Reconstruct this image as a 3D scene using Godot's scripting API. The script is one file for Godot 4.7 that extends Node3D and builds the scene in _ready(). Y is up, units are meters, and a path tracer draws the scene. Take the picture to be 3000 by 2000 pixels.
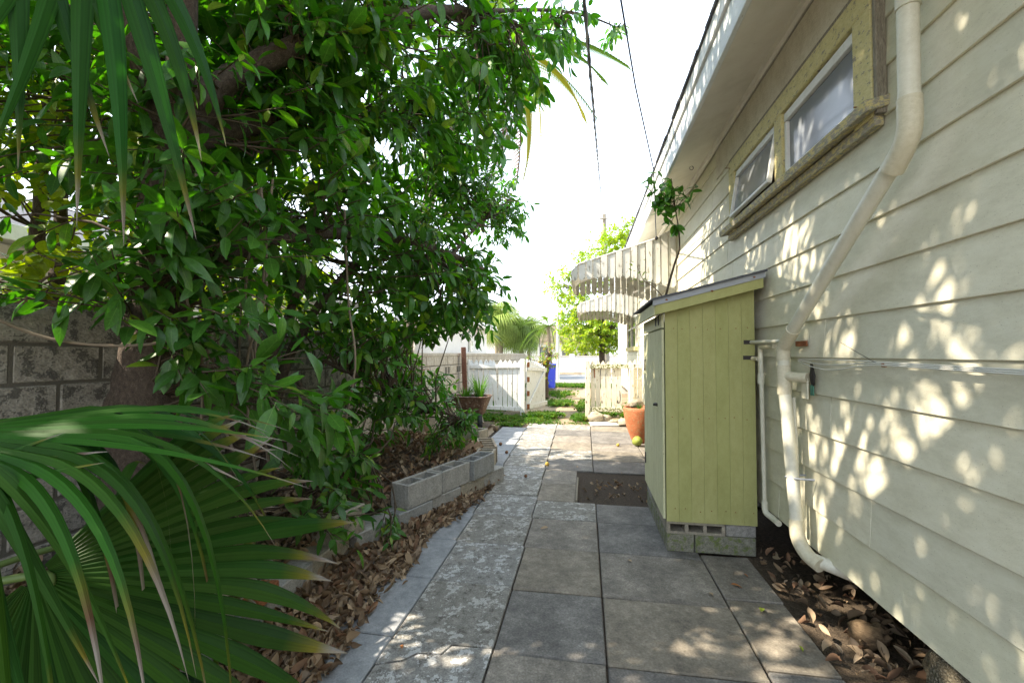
extends Node3D

# ---------------------------------------------------------------- helpers
var rng := RandomNumberGenerator.new()
var used_names := {}
var box_cache := {}
var M := {}

func V(x: float, y: float, d: float) -> Vector3:      # d = metres in front of the photographer
	return Vector3(x, y, -d)

func numbered(called: String) -> String:
	var n: int = used_names.get(called, 0)
	used_names[called] = n + 1
	return called if n == 0 else "%s_%03d" % [called, n]

func thing(called: String, label: String, category: String, at: Vector3, group := "", kind := "") -> Node3D:
	var o := Node3D.new()
	o.name = numbered(called)
	add_child(o)
	o.position = at
	meta(o, label, category, group, kind)
	return o

func meta(o: Node, label: String, category: String, group := "", kind := "") -> void:
	if label: o.set_meta("label", label)
	if category: o.set_meta("category", category)
	if group: o.set_meta("group", group)
	if kind: o.set_meta("kind", kind)

func put(parent: Node3D, called: String, mesh: Mesh, mat: Material, t := Transform3D()) -> MeshInstance3D:
	var o := MeshInstance3D.new()
	o.mesh = mesh
	o.material_override = mat
	o.name = called
	parent.add_child(o, true)
	o.transform = parent.global_transform.affine_inverse() * t
	return o

func single(called: String, label: String, category: String, mesh: Mesh, mat: Material, t: Transform3D, group := "", kind := "") -> MeshInstance3D:
	var o := MeshInstance3D.new()
	o.mesh = mesh
	o.material_override = mat
	o.name = numbered(called)
	add_child(o)
	o.transform = t
	meta(o, label, category, group, kind)
	return o

func sub(parent: Node3D, called: String, at: Vector3) -> Node3D:
	var o := Node3D.new()
	o.name = called
	parent.add_child(o, true)
	o.transform = parent.global_transform.affine_inverse() * Transform3D(Basis(), at)
	return o

func at(p: Vector3, b := Basis()) -> Transform3D:
	return Transform3D(b, p)

func rot(x := 0.0, y := 0.0, z := 0.0) -> Basis:
	return Basis.from_euler(Vector3(deg_to_rad(x), deg_to_rad(y), deg_to_rad(z)))

func begin() -> SurfaceTool:
	var st := SurfaceTool.new()
	st.begin(Mesh.PRIMITIVE_TRIANGLES)
	st.set_smooth_group(-1)
	return st

func done(st: SurfaceTool) -> ArrayMesh:
	st.generate_normals()
	return st.commit()

func face(st: SurfaceTool, pts: Array, centre: Vector3) -> void:   # a convex face turned away from centre
	var n: Vector3 = (pts[1] - pts[0]).cross(pts[2] - pts[0])
	var mid := Vector3.ZERO
	for p in pts: mid += p
	mid /= pts.size()
	var flip := n.dot(mid - centre) > 0.0
	for i in range(1, pts.size() - 1):
		st.add_vertex(pts[0])
		if flip:
			st.add_vertex(pts[i + 1]); st.add_vertex(pts[i])
		else:
			st.add_vertex(pts[i]); st.add_vertex(pts[i + 1])

func cbox(st: SurfaceTool, t: Transform3D, size: Vector3, b := 0.0) -> void:   # box with chamfered edges
	var h := size / 2.0
	var c: Vector3 = t.origin
	if b <= 0.0:
		for a in 3:
			for s in [-1.0, 1.0]:
				var q := []
				for k in [[-1, -1], [1, -1], [1, 1], [-1, 1]]:
					var v := Vector3.ZERO
					v[a] = s * h[a]; v[(a + 1) % 3] = k[0] * h[(a + 1) % 3]; v[(a + 2) % 3] = k[1] * h[(a + 2) % 3]
					q.append(t * v)
				face(st, q, c)
		return
	var P := func(sx: Vector3, axis: int) -> Vector3:
		var v := Vector3(sx.x * (h.x - b), sx.y * (h.y - b), sx.z * (h.z - b))
		v[axis] = sx[axis] * h[axis]
		return t * v
	for a in 3:
		var e := (a + 1) % 3
		var f := (a + 2) % 3
		for s in [-1.0, 1.0]:
			var q := []
			for k in [[-1, -1], [1, -1], [1, 1], [-1, 1]]:
				var v := Vector3.ZERO
				v[a] = s; v[e] = k[0]; v[f] = k[1]
				q.append(P.call(v, a))
			face(st, q, c)
			for s2 in [-1.0, 1.0]:
				var v1 := Vector3.ZERO
				v1[a] = s; v1[e] = s2; v1[f] = -1
				var v2 := v1
				v2[f] = 1
				face(st, [P.call(v1, a), P.call(v2, a), P.call(v2, e), P.call(v1, e)], c)
	for i in 8:
		var v := Vector3(1 if i & 1 else -1, 1 if i & 2 else -1, 1 if i & 4 else -1)
		face(st, [P.call(v, 0), P.call(v, 1), P.call(v, 2)], c)

func B(w: float, h: float, d: float, b := 0.004) -> ArrayMesh:
	var key := "%.3f,%.3f,%.3f,%.4f" % [w, h, d, b]
	if not box_cache.has(key):
		var st := begin()
		cbox(st, Transform3D(), Vector3(w, h, d), b)
		box_cache[key] = done(st)
	return box_cache[key]

func prism(poly: PackedVector2Array, depth: float, axis := 2) -> ArrayMesh:   # poly in (x, y), pushed along z (or laid along another axis)
	var st := begin()
	prism_to(st, poly, depth, Transform3D())
	return done(st)

func prism_to(st: SurfaceTool, poly: PackedVector2Array, depth: float, t: Transform3D) -> void:
	var idx := Geometry2D.triangulate_polygon(poly)
	var ccw := not Geometry2D.is_polygon_clockwise(poly)
	var n := poly.size()
	for s in [1.0, -1.0]:
		for i in range(0, idx.size(), 3):
			var tri := [idx[i], idx[i + 1], idx[i + 2]]
			var pts := []
			for k in tri: pts.append(Vector3(poly[k].x, poly[k].y, s * depth / 2))
			var nn: Vector3 = (pts[1] - pts[0]).cross(pts[2] - pts[0])
			if nn.z * s > 0: pts = [pts[0], pts[2], pts[1]]
			for p in pts: st.add_vertex(t * p)
	for i in n:
		var a := poly[i]
		var b := poly[(i + 1) % n]
		var q := [Vector3(a.x, a.y, -depth / 2), Vector3(b.x, b.y, -depth / 2), Vector3(b.x, b.y, depth / 2), Vector3(a.x, a.y, depth / 2)]
		var order := [0, 2, 1, 0, 3, 2] if ccw else [0, 1, 2, 0, 2, 3]
		for k in order: st.add_vertex(t * q[k])

func tube_to(st: SurfaceTool, pts: Array, radii: Array, sides := 8) -> void:
	var n := pts.size()
	var rings := []
	var side := Vector3.ZERO
	for i in n:
		var dir: Vector3 = (pts[mini(i + 1, n - 1)] - pts[maxi(i - 1, 0)]).normalized()
		if side == Vector3.ZERO:
			side = dir.cross(Vector3.UP if absf(dir.y) < 0.9 else Vector3.RIGHT).normalized()
		side = (side - dir * side.dot(dir)).normalized()
		var other := dir.cross(side)
		var ring := []
		for k in sides:
			var a := TAU * k / sides
			ring.append(pts[i] + (side * cos(a) + other * sin(a)) * float(radii[mini(i, radii.size() - 1)]))
		rings.append(ring)
	st.set_smooth_group(0)
	for i in n - 1:
		for k in sides:
			var k2 := (k + 1) % sides
			for v in [rings[i][k], rings[i + 1][k2], rings[i][k2], rings[i][k], rings[i + 1][k], rings[i + 1][k2]]:
				st.add_vertex(v)
	st.set_smooth_group(-1)
	for e in [0, n - 1]:
		var inner: Vector3 = pts[1] if e == 0 else pts[n - 2]
		face(st, rings[e], inner)

func tube(pts: Array, radii: Array, sides := 8) -> ArrayMesh:
	var st := begin()
	tube_to(st, pts, radii, sides)
	return done(st)

func smooth_path(pts: Array, steps := 5) -> Array:      # Catmull-Rom
	var out := []
	for i in pts.size() - 1:
		var p0: Vector3 = pts[maxi(i - 1, 0)]
		var p3: Vector3 = pts[mini(i + 2, pts.size() - 1)]
		for k in steps:
			out.append(pts[i].cubic_interpolate(pts[i + 1], p0, p3, float(k) / steps))
	out.append(pts[-1])
	return out

func taper(a: float, b: float, n: int) -> Array:
	var r := []
	for i in n: r.append(lerpf(a, b, float(i) / maxf(1, n - 1)))
	return r

func lathe(profile: Array, segs := 28, sx := 1.0, sz := 1.0) -> ArrayMesh:    # profile of Vector2(radius, y)
	var st := begin()
	st.set_smooth_group(0)
	for i in profile.size() - 1:
		for k in segs:
			var a := TAU * k / segs
			var b := TAU * (k + 1) / segs
			var p: Vector2 = profile[i]
			var q: Vector2 = profile[i + 1]
			var v := [Vector3(p.x * cos(a) * sx, p.y, p.x * sin(a) * sz), Vector3(p.x * cos(b) * sx, p.y, p.x * sin(b) * sz), Vector3(q.x * cos(b) * sx, q.y, q.x * sin(b) * sz), Vector3(q.x * cos(a) * sx, q.y, q.x * sin(a) * sz)]
			for j in [0, 1, 2, 0, 2, 3]: st.add_vertex(v[j])
	st.generate_normals()
	return st.commit()

func blob(r: Vector3, rough: float, seed_: int, freq := 1.5, rings := 10, segs := 14) -> ArrayMesh:    # an uneven stone or fruit
	var nz := FastNoiseLite.new()
	nz.seed = seed_
	nz.frequency = freq
	var st := begin()
	st.set_smooth_group(0)
	var P := func(i: int, k: int) -> Vector3:
		var th := PI * i / rings
		var ph := TAU * (k % segs) / segs
		var d := Vector3(sin(th) * cos(ph), cos(th), sin(th) * sin(ph))
		return d * r * (1.0 + rough * nz.get_noise_3dv(d))
	for i in rings:
		for k in segs:
			var v := [P.call(i, k), P.call(i, k + 1), P.call(i + 1, k + 1), P.call(i + 1, k)]
			for j in [0, 1, 2, 0, 2, 3]: st.add_vertex(v[j])
	st.generate_normals()
	return st.commit()

func sheet(nx: int, nz_: int, f: Callable) -> ArrayMesh:      # f(u, v) -> point, seen from above
	var st := begin()
	st.set_smooth_group(0)
	for i in nx:
		for k in nz_:
			var a: Vector3 = f.call(float(i) / nx, float(k) / nz_)
			var b: Vector3 = f.call(float(i + 1) / nx, float(k) / nz_)
			var c: Vector3 = f.call(float(i + 1) / nx, float(k + 1) / nz_)
			var d: Vector3 = f.call(float(i) / nx, float(k + 1) / nz_)
			var up := (b - a).cross(d - a).y > 0
			for v in ([a, c, b, a, d, c] if up else [a, b, c, a, c, d]): st.add_vertex(v)
	st.generate_normals()
	return st.commit()

# ---------------------------------------------------------------- textures and materials
func noise(seed_: int, freq: float, size := 512, kind := "perlin", octaves := 4) -> PackedByteArray:
	var nz := FastNoiseLite.new()
	nz.seed = seed_
	nz.frequency = freq
	nz.fractal_octaves = octaves
	if kind == "cell":
		nz.noise_type = FastNoiseLite.TYPE_CELLULAR
		nz.cellular_return_type = FastNoiseLite.RETURN_DISTANCE2_SUB
		nz.fractal_type = FastNoiseLite.FRACTAL_NONE
	elif kind == "white":
		nz.noise_type = FastNoiseLite.TYPE_VALUE
		nz.fractal_octaves = 1
	else:
		nz.noise_type = FastNoiseLite.TYPE_SIMPLEX_SMOOTH
	return nz.get_seamless_image(size, size).get_data()

func lin(c: Array) -> Color:
	return Color(c[0], c[1], c[2]).linear_to_srgb()

func ramp_lut(stops: Array) -> Array:
	var out := []
	for i in 256:
		var t := i / 255.0
		var c := Color(stops[0][1][0], stops[0][1][1], stops[0][1][2])
		for k in stops.size() - 1:
			if t >= stops[k][0]:
				var a: Array = stops[k][1]
				var b: Array = stops[k + 1][1]
				var u := clampf((t - stops[k][0]) / maxf(1e-4, stops[k + 1][0] - stops[k][0]), 0, 1)
				c = Color(lerpf(a[0], b[0], u), lerpf(a[1], b[1], u), lerpf(a[2], b[2], u))
		c = c.linear_to_srgb()
		out.append([int(c.r * 255), int(c.g * 255), int(c.b * 255)])
	return out

# layers: [[noise bytes, weight], ...]; spots: [noise bytes, threshold, softness, stops]
func paint(size: int, layers: Array, stops: Array, spots := []) -> ImageTexture:
	var n := size * size
	var lut := ramp_lut(stops)
	var out := PackedByteArray()
	out.resize(n * 3)
	var luts := []
	for s in spots: luts.append(ramp_lut(s[3]))
	var step := 512 / size
	var i := -1
	for j in n:
		i = j if step == 1 else (j / size) * step * 512 + (j % size) * step
		var v := 0.0
		for l in layers: v += l[0][i] * l[1]
		var c: Array = lut[clampi(int(v), 0, 255)]
		var r: int = c[0]
		var g: int = c[1]
		var b: int = c[2]
		for k in spots.size():
			var s: Array = spots[k]
			var m := clampf((s[0][i] - s[1]) / s[2], 0, 1)
			if m > 0.0:
				var d: Array = luts[k][clampi(int(v), 0, 255)]
				r = int(lerpf(r, d[0], m)); g = int(lerpf(g, d[1], m)); b = int(lerpf(b, d[2], m))
		out[j * 3] = r; out[j * 3 + 1] = g; out[j * 3 + 2] = b
	return ImageTexture.create_from_image(Image.create_from_data(size, size, false, Image.FORMAT_RGB8, out))

func mixed(layers: Array) -> PackedByteArray:
	var out := PackedByteArray()
	out.resize(512 * 512)
	for i in out.size():
		var v := 0.0
		for l in layers: v += l[0][i] * l[1]
		out[i] = clampi(int(v), 0, 255)
	return out

func grey(size: int, layers: Array) -> ImageTexture:
	var n := size * size
	var out := PackedByteArray()
	out.resize(n)
	for i in n:
		var v := 0.0
		for l in layers: v += l[0][i] * l[1]
		out[i] = clampi(int(v), 0, 255)
	return ImageTexture.create_from_image(Image.create_from_data(size, size, false, Image.FORMAT_L8, out))

func mat(albedo, rough := 0.8, scale := Vector3.ONE, height: Texture2D = null, height_cm := 0.3) -> StandardMaterial3D:
	var m := StandardMaterial3D.new()
	if albedo is Texture2D:
		m.albedo_texture = albedo
	else:
		m.albedo_color = lin(albedo)
	m.roughness = rough
	m.metallic_specular = 0.4
	m.uv1_triplanar = true
	m.uv1_world_triplanar = true
	m.uv1_scale = scale
	m.uv1_triplanar_sharpness = 6.0
	if height:
		m.heightmap_enabled = true
		m.heightmap_texture = height
		m.heightmap_scale = height_cm
	return m

func tinted(m: StandardMaterial3D, c: Array) -> StandardMaterial3D:
	var o: StandardMaterial3D = m.duplicate()
	o.albedo_color = lin(c)
	return o

func make_materials() -> void:
	var nA := noise(1, 0.006)
	var nB := noise(2, 0.03)
	var nC := noise(3, 0.12, 512, "perlin", 3)
	var nW := noise(4, 0.45, 512, "white", 1)
	var nD := noise(7, 0.016, 512, "perlin", 5)
	var nE := noise(8, 0.05, 512, "cell")
	var nF := noise(12, 0.02, 512, "perlin", 5)
	var nM := mixed([[nD, 0.42], [nB, 0.25], [nC, 0.2], [nW, 0.13]])
	var nN := mixed([[nF, 0.55], [nC, 0.3], [nW, 0.15]])
	var nL := mixed([[noise(21, 0.045, 512, "perlin", 5), 0.36], [nE, 0.1], [nW, 0.14], [noise(31, 0.011, 512, "perlin", 3), 0.4]])
	var grain := grey(512, [[nC, 0.5], [nW, 0.5]])
	var rough_h := grey(512, [[nB, 0.35], [nC, 0.4], [nW, 0.25]])
	M.grain = grain
	var flake_h := grey(512, [[nD, 0.8], [nW, 0.2]])
	# paving: dark smooth slabs, pale blue-grey slabs, and slabs flaked with lichen
	var dark := paint(512, [[nA, 0.3], [nB, 0.25], [nC, 0.2], [nW, 0.25]], [[0.25, [0.085, 0.08, 0.075]], [0.5, [0.145, 0.137, 0.126]], [0.72, [0.23, 0.218, 0.2]], [0.9, [0.42, 0.405, 0.37]]])
	M.paver_dark = mat(dark, 0.85, Vector3.ONE * 0.9, grain, 0.12)
	var warm := paint(512, [[nA, 0.3], [nB, 0.3], [nC, 0.2], [nW, 0.2]], [[0.25, [0.13, 0.116, 0.095]], [0.5, [0.22, 0.198, 0.16]], [0.75, [0.34, 0.307, 0.25]], [0.92, [0.5, 0.47, 0.4]]])
	M.paver_warm = mat(warm, 0.85, Vector3.ONE * 0.83, grain, 0.12)
	var pale := paint(512, [[nA, 0.3], [nB, 0.3], [nC, 0.2], [nW, 0.2]], [[0.25, [0.17, 0.18, 0.19]], [0.5, [0.245, 0.255, 0.265]], [0.75, [0.33, 0.34, 0.35]], [0.92, [0.46, 0.46, 0.45]]])
	M.paver_pale = mat(pale, 0.9, Vector3.ONE * 1.1, grain, 0.15)
	var lichen := paint(512, [[nB, 0.35], [nC, 0.3], [nW, 0.35]], [[0.25, [0.14, 0.136, 0.127]], [0.5, [0.215, 0.21, 0.195]], [0.8, [0.33, 0.322, 0.3]]],
		[[nL, 128, 16, [[0.25, [0.31, 0.313, 0.31]], [0.8, [0.5, 0.5, 0.485]]]], [nN, 146, 24, [[0.25, [0.075, 0.07, 0.064]], [0.8, [0.15, 0.14, 0.125]]]]])
	M.paver_lichen = mat(lichen, 0.9, Vector3.ONE * 1.0, grey(512, [[nL, 0.6], [nW, 0.3]]), 0.2)
	M.paver_lichen_b = M.paver_lichen.duplicate()
	M.paver_lichen_b.uv1_offset = Vector3(0.37, 0.2, 0.61)
	M.paver_lichen_b.albedo_color = lin([0.92, 0.9, 0.86])
	M.paver_mid = tinted(M.paver_dark, [1.28, 1.22, 1.12])
	M.paver_dark_b = tinted(M.paver_dark, [0.88, 0.87, 0.87])
	M.paver_warm_b = tinted(M.paver_warm, [0.84, 0.82, 0.8])
	# blocks
	var cb := paint(512, [[nA, 0.2], [nB, 0.25], [nC, 0.2], [nW, 0.35]], [[0.25, [0.16, 0.155, 0.14]], [0.5, [0.29, 0.28, 0.255]], [0.8, [0.42, 0.41, 0.37]]])
	M.block = mat(cb, 0.95, Vector3.ONE * 2.2, rough_h, 0.35)
	M.block_warm = tinted(M.block, [1.0, 0.86, 0.7])
	M.block_tan = tinted(M.block, [1.0, 0.93, 0.8])
	M.block_blue = tinted(M.block, [0.84, 0.88, 0.93])
	var mossy := paint(256, [[nB, 0.4], [nC, 0.3], [nW, 0.3]], [[0.25, [0.10, 0.10, 0.075]], [0.5, [0.20, 0.195, 0.15]], [0.8, [0.30, 0.29, 0.24]]], [[nM, 98, 45, [[0.25, [0.075, 0.1, 0.03]], [0.8, [0.17, 0.2, 0.075]]]]])
	M.block_moss = mat(mossy, 0.95, Vector3.ONE * 1.6, rough_h, 0.4)
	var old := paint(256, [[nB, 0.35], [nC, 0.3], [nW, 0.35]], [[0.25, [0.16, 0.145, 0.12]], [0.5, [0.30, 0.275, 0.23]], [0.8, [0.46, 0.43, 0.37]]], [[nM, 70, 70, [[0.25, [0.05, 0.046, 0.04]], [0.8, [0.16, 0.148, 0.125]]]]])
	M.wall_stain_shade = mat(old, 0.95, Vector3.ONE * 0.9, rough_h, 0.6)  # black algae stain, deepened to carry the shade under the tree too
	M.wall_pale = mat(paint(256, [[nA, 0.2], [nB, 0.3], [nC, 0.2], [nW, 0.3]], [[0.25, [0.24, 0.21, 0.17]], [0.5, [0.40, 0.36, 0.30]], [0.8, [0.55, 0.51, 0.44]]], [[nN, 142, 40, [[0.2, [0.13, 0.115, 0.09]], [0.8, [0.26, 0.235, 0.19]]]]]), 0.95, Vector3.ONE * 0.8, rough_h, 0.5)
	M.mortar = mat([0.11, 0.10, 0.08], 0.95, Vector3.ONE * 2, rough_h, 0.4)
	# soil and dust
	M.soil = mat(paint(256, [[nB, 0.3], [nC, 0.35], [nW, 0.35]], [[0.25, [0.018, 0.013, 0.009]], [0.55, [0.05, 0.036, 0.024]], [0.85, [0.12, 0.088, 0.058]]]), 0.95, Vector3.ONE * 1.7, rough_h, 1.2)
	M.earth = mat(paint(256, [[nB, 0.3], [nC, 0.35], [nW, 0.35]], [[0.25, [0.03, 0.022, 0.015]], [0.55, [0.085, 0.062, 0.04]], [0.85, [0.19, 0.145, 0.1]]]), 0.95, Vector3.ONE * 1.7, rough_h, 1.2)
	M.dirt = mat(paint(256, [[nA, 0.35], [nB, 0.25], [nC, 0.2], [nW, 0.2]], [[0.25, [0.16, 0.12, 0.075]], [0.5, [0.27, 0.21, 0.135]], [0.8, [0.38, 0.31, 0.215]]]), 0.95, Vector3.ONE * 0.4, rough_h, 1.0)
	M.asphalt = mat(paint(256, [[nA, 0.3], [nC, 0.3], [nW, 0.4]], [[0.25, [0.16, 0.16, 0.16]], [0.8, [0.30, 0.30, 0.295]]]), 0.9, Vector3.ONE * 0.3)
	M.concrete = mat(paint(256, [[nA, 0.35], [nB, 0.25], [nC, 0.2], [nW, 0.2]], [[0.25, [0.30, 0.28, 0.25]], [0.8, [0.50, 0.48, 0.44]]]), 0.9, Vector3.ONE * 0.5, grain, 0.15)
	# painted siding: cream with fine dirt specks; grain runs along the boards
	var side := paint(512, [[nA, 0.4], [nB, 0.3], [nC, 0.15], [nW, 0.15]], [[0.2, [0.57, 0.54, 0.41]], [0.5, [0.65, 0.62, 0.48]], [0.8, [0.70, 0.675, 0.54]]], [[nC, 190, 26, [[0.2, [0.30, 0.27, 0.19]], [0.8, [0.36, 0.33, 0.24]]]], [nN, 150, 60, [[0.2, [0.46, 0.42, 0.30]], [0.8, [0.52, 0.48, 0.36]]]]])
	M.siding = mat(side, 0.62, Vector3(1.2, 3.2, 1.2), grain, 0.05)
	M.siding_b = tinted(M.siding, [0.96, 0.97, 0.94])
	M.siding_c = tinted(M.siding, [0.93, 0.94, 0.95])
	M.siding_b.uv1_offset = Vector3(0.3, 0.45, 0.7)
	M.siding_c.uv1_offset = Vector3(0.6, 0.15, 0.35)
	M.grime = mat(paint(256, [[nB, 0.5], [nW, 0.5]], [[0.2, [0.10, 0.08, 0.055]], [0.8, [0.24, 0.20, 0.145]]]), 0.95, Vector3.ONE * 3)
	M.stucco = mat(paint(256, [[nA, 0.4], [nB, 0.3], [nW, 0.3]], [[0.2, [0.50, 0.45, 0.34]], [0.5, [0.62, 0.57, 0.45]], [0.8, [0.68, 0.64, 0.53]]]), 0.85, Vector3.ONE * 1.5, grey(512, [[nC, 0.7], [nW, 0.3]]), 0.5)
	M.soffit = mat(paint(256, [[nA, 0.6], [nB, 0.25], [nW, 0.15]], [[0.2, [0.64, 0.61, 0.52]], [0.5, [0.72, 0.69, 0.60]], [0.8, [0.77, 0.745, 0.66]]], [[nN, 176, 40, [[0.2, [0.52, 0.46, 0.36]], [0.8, [0.58, 0.53, 0.43]]]]]), 0.7, Vector3.ONE * 0.6)
	M.white = mat(paint(256, [[nA, 0.4], [nB, 0.3], [nW, 0.3]], [[0.2, [0.60, 0.60, 0.57]], [0.6, [0.72, 0.725, 0.70]], [0.9, [0.78, 0.78, 0.76]]]), 0.6, Vector3(1.0, 1.0, 1.0))
	M.fascia = mat(paint(256, [[nA, 0.4], [nB, 0.3], [nW, 0.3]], [[0.2, [0.55, 0.58, 0.58]], [0.6, [0.66, 0.69, 0.69]], [0.9, [0.72, 0.75, 0.75]]], [[nC, 200, 20, [[0.2, [0.22, 0.18, 0.13]], [0.8, [0.3, 0.26, 0.2]]]]]), 0.6, Vector3(2, 2, 0.5))
	M.shingle = mat(paint(256, [[nC, 0.5], [nW, 0.5]], [[0.2, [0.045, 0.047, 0.055]], [0.8, [0.13, 0.135, 0.15]]]), 0.95, Vector3.ONE * 2, grain, 0.3)
	# old yellow window paint, flaked to grey wood and green undercoat
	var flakes := paint(256, [[nB, 0.5], [nC, 0.3], [nW, 0.2]], [[0.2, [0.46, 0.40, 0.185]], [0.5, [0.56, 0.495, 0.245]], [0.8, [0.62, 0.565, 0.31]]],
		[[nM, 151, 8, [[0.2, [0.16, 0.145, 0.105]], [0.8, [0.30, 0.27, 0.21]]]], [nN, 184, 8, [[0.2, [0.05, 0.075, 0.055]], [0.8, [0.12, 0.16, 0.125]]]]])
	M.yellow = mat(flakes, 0.75, Vector3(3, 3, 1.5), flake_h, 0.25)
	M.sill_wood = mat(paint(256, [[nB, 0.4], [nC, 0.3], [nW, 0.3]], [[0.2, [0.2, 0.18, 0.14]], [0.5, [0.33, 0.30, 0.24]], [0.8, [0.44, 0.41, 0.34]]],
		[[nM, 112, 20, [[0.2, [0.46, 0.38, 0.16]], [0.8, [0.60, 0.52, 0.26]]]], [nN, 158, 12, [[0.2, [0.16, 0.22, 0.17]], [0.8, [0.28, 0.35, 0.28]]]]]), 0.85, Vector3(3, 5, 1.6), flake_h, 0.12)
	# shed paint
	var shed := paint(512, [[nA, 0.35], [nB, 0.3], [nC, 0.15], [nW, 0.2]], [[0.2, [0.30, 0.30, 0.11]], [0.5, [0.345, 0.345, 0.135]], [0.8, [0.385, 0.38, 0.16]]], [[nC, 205, 24, [[0.2, [0.17, 0.15, 0.06]], [0.8, [0.24, 0.21, 0.1]]]]])
	M.shed = mat(shed, 0.6, Vector3(1.6, 0.7, 1.6), grain, 0.03)
	M.shed_b = tinted(M.shed, [0.95, 0.97, 0.92])
	var shed_low := paint(256, [[nA, 0.35], [nB, 0.3], [nC, 0.15], [nW, 0.2]], [[0.2, [0.33, 0.32, 0.135]], [0.5, [0.43, 0.42, 0.185]], [0.8, [0.49, 0.48, 0.225]]], [[nC, 168, 40, [[0.2, [0.13, 0.12, 0.055]], [0.8, [0.2, 0.185, 0.09]]]]])
	M.shed_low = mat(shed_low, 0.75, Vector3(2.5, 1.2, 2.5), grain, 0.06)
	M.door = mat(paint(256, [[nA, 0.35], [nB, 0.3], [nC, 0.15], [nW, 0.2]], [[0.2, [0.50, 0.49, 0.28]], [0.5, [0.60, 0.59, 0.36]], [0.8, [0.66, 0.65, 0.43]]], [[nC, 188, 26, [[0.2, [0.2, 0.18, 0.09]], [0.8, [0.28, 0.26, 0.14]]]]]), 0.75, Vector3(2.5, 0.8, 2.5), grain, 0.1)
	M.metal_grey = mat([0.30, 0.32, 0.35], 0.55)
	M.iron_and_hole_dark = mat([0.035, 0.03, 0.028], 0.6)  # black iron, also the painted darkness of holes and slots
	M.rust = mat(paint(256, [[nB, 0.5], [nC, 0.3], [nW, 0.2]], [[0.2, [0.09, 0.03, 0.012]], [0.5, [0.24, 0.085, 0.03]], [0.8, [0.36, 0.16, 0.07]]]), 0.9, Vector3.ONE * 4, rough_h, 0.3)
	M.rust_post = mat(paint(256, [[nB, 0.5], [nC, 0.3], [nW, 0.2]], [[0.2, [0.05, 0.022, 0.014]], [0.5, [0.13, 0.055, 0.035]], [0.8, [0.2, 0.1, 0.07]]]), 0.85, Vector3.ONE * 2, rough_h, 0.3)
	M.pvc = mat(paint(256, [[nA, 0.3], [nB, 0.3], [nC, 0.2], [nW, 0.2]], [[0.2, [0.52, 0.50, 0.40]], [0.6, [0.62, 0.605, 0.50]], [0.9, [0.67, 0.655, 0.56]]], [[nN, 186, 20, [[0.2, [0.36, 0.32, 0.23]], [0.8, [0.45, 0.41, 0.32]]]]]), 0.42, Vector3.ONE * 2.4)
	M.pvc_joint = mat(paint(256, [[nB, 0.5], [nC, 0.3], [nW, 0.2]], [[0.2, [0.48, 0.44, 0.31]], [0.6, [0.57, 0.53, 0.40]], [0.9, [0.62, 0.58, 0.46]]]), 0.45, Vector3.ONE * 3)
	M.cable_white = mat([0.55, 0.54, 0.48], 0.5)
	M.cable_black = mat([0.02, 0.021, 0.026], 0.5)
	M.cable_blue = mat([0.03, 0.045, 0.09], 0.5)
	# aluminium awning, sun-bleached and dirty
	M.awning = mat(paint(256, [[nA, 0.4], [nB, 0.3], [nW, 0.3]], [[0.2, [0.52, 0.51, 0.47]], [0.5, [0.64, 0.63, 0.59]], [0.8, [0.71, 0.70, 0.67]]], [[nF, 178, 24, [[0.2, [0.26, 0.24, 0.19]], [0.8, [0.36, 0.34, 0.28]]]]]), 0.55, Vector3(1.5, 0.4, 1.5))
	M.awning_b = tinted(M.awning, [0.9, 0.9, 0.88])
	M.picket = mat(paint(256, [[nA, 0.3], [nB, 0.3], [nC, 0.2], [nW, 0.2]], [[0.2, [0.58, 0.58, 0.55]], [0.5, [0.69, 0.695, 0.68]], [0.8, [0.74, 0.745, 0.73]]], [[nD, 200, 10, [[0.2, [0.2, 0.18, 0.15]], [0.8, [0.32, 0.3, 0.26]]]]]), 0.7, Vector3(3, 0.7, 3), flake_h, 0.2)
	M.picket_old = mat(paint(256, [[nA, 0.3], [nB, 0.3], [nC, 0.2], [nW, 0.2]], [[0.2, [0.50, 0.46, 0.37]], [0.5, [0.62, 0.585, 0.49]], [0.8, [0.68, 0.65, 0.57]]], [[nD, 186, 10, [[0.2, [0.16, 0.13, 0.1]], [0.8, [0.26, 0.22, 0.16]]]]]), 0.75, Vector3(3, 0.7, 3), flake_h, 0.25)
	M.rail_moss = mat(paint(256, [[nB, 0.5], [nC, 0.3], [nW, 0.2]], [[0.2, [0.45, 0.43, 0.32]], [0.8, [0.66, 0.64, 0.54]]], [[nD, 118, 14, [[0.2, [0.07, 0.085, 0.02]], [0.8, [0.2, 0.21, 0.07]]]]]), 0.85, Vector3(2, 3, 2), rough_h, 0.3)
	M.wood_grey = mat(paint(256, [[nB, 0.4], [nC, 0.4], [nW, 0.2]], [[0.2, [0.13, 0.11, 0.085]], [0.5, [0.26, 0.23, 0.18]], [0.8, [0.40, 0.37, 0.30]]]), 0.9, Vector3(6, 0.7, 6), grain, 0.3)
	M.wood_brown = mat(paint(256, [[nB, 0.4], [nC, 0.4], [nW, 0.2]], [[0.2, [0.09, 0.055, 0.03]], [0.5, [0.17, 0.105, 0.06]], [0.8, [0.27, 0.18, 0.11]]]), 0.9, Vector3(6, 0.7, 6), grain, 0.3)
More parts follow.
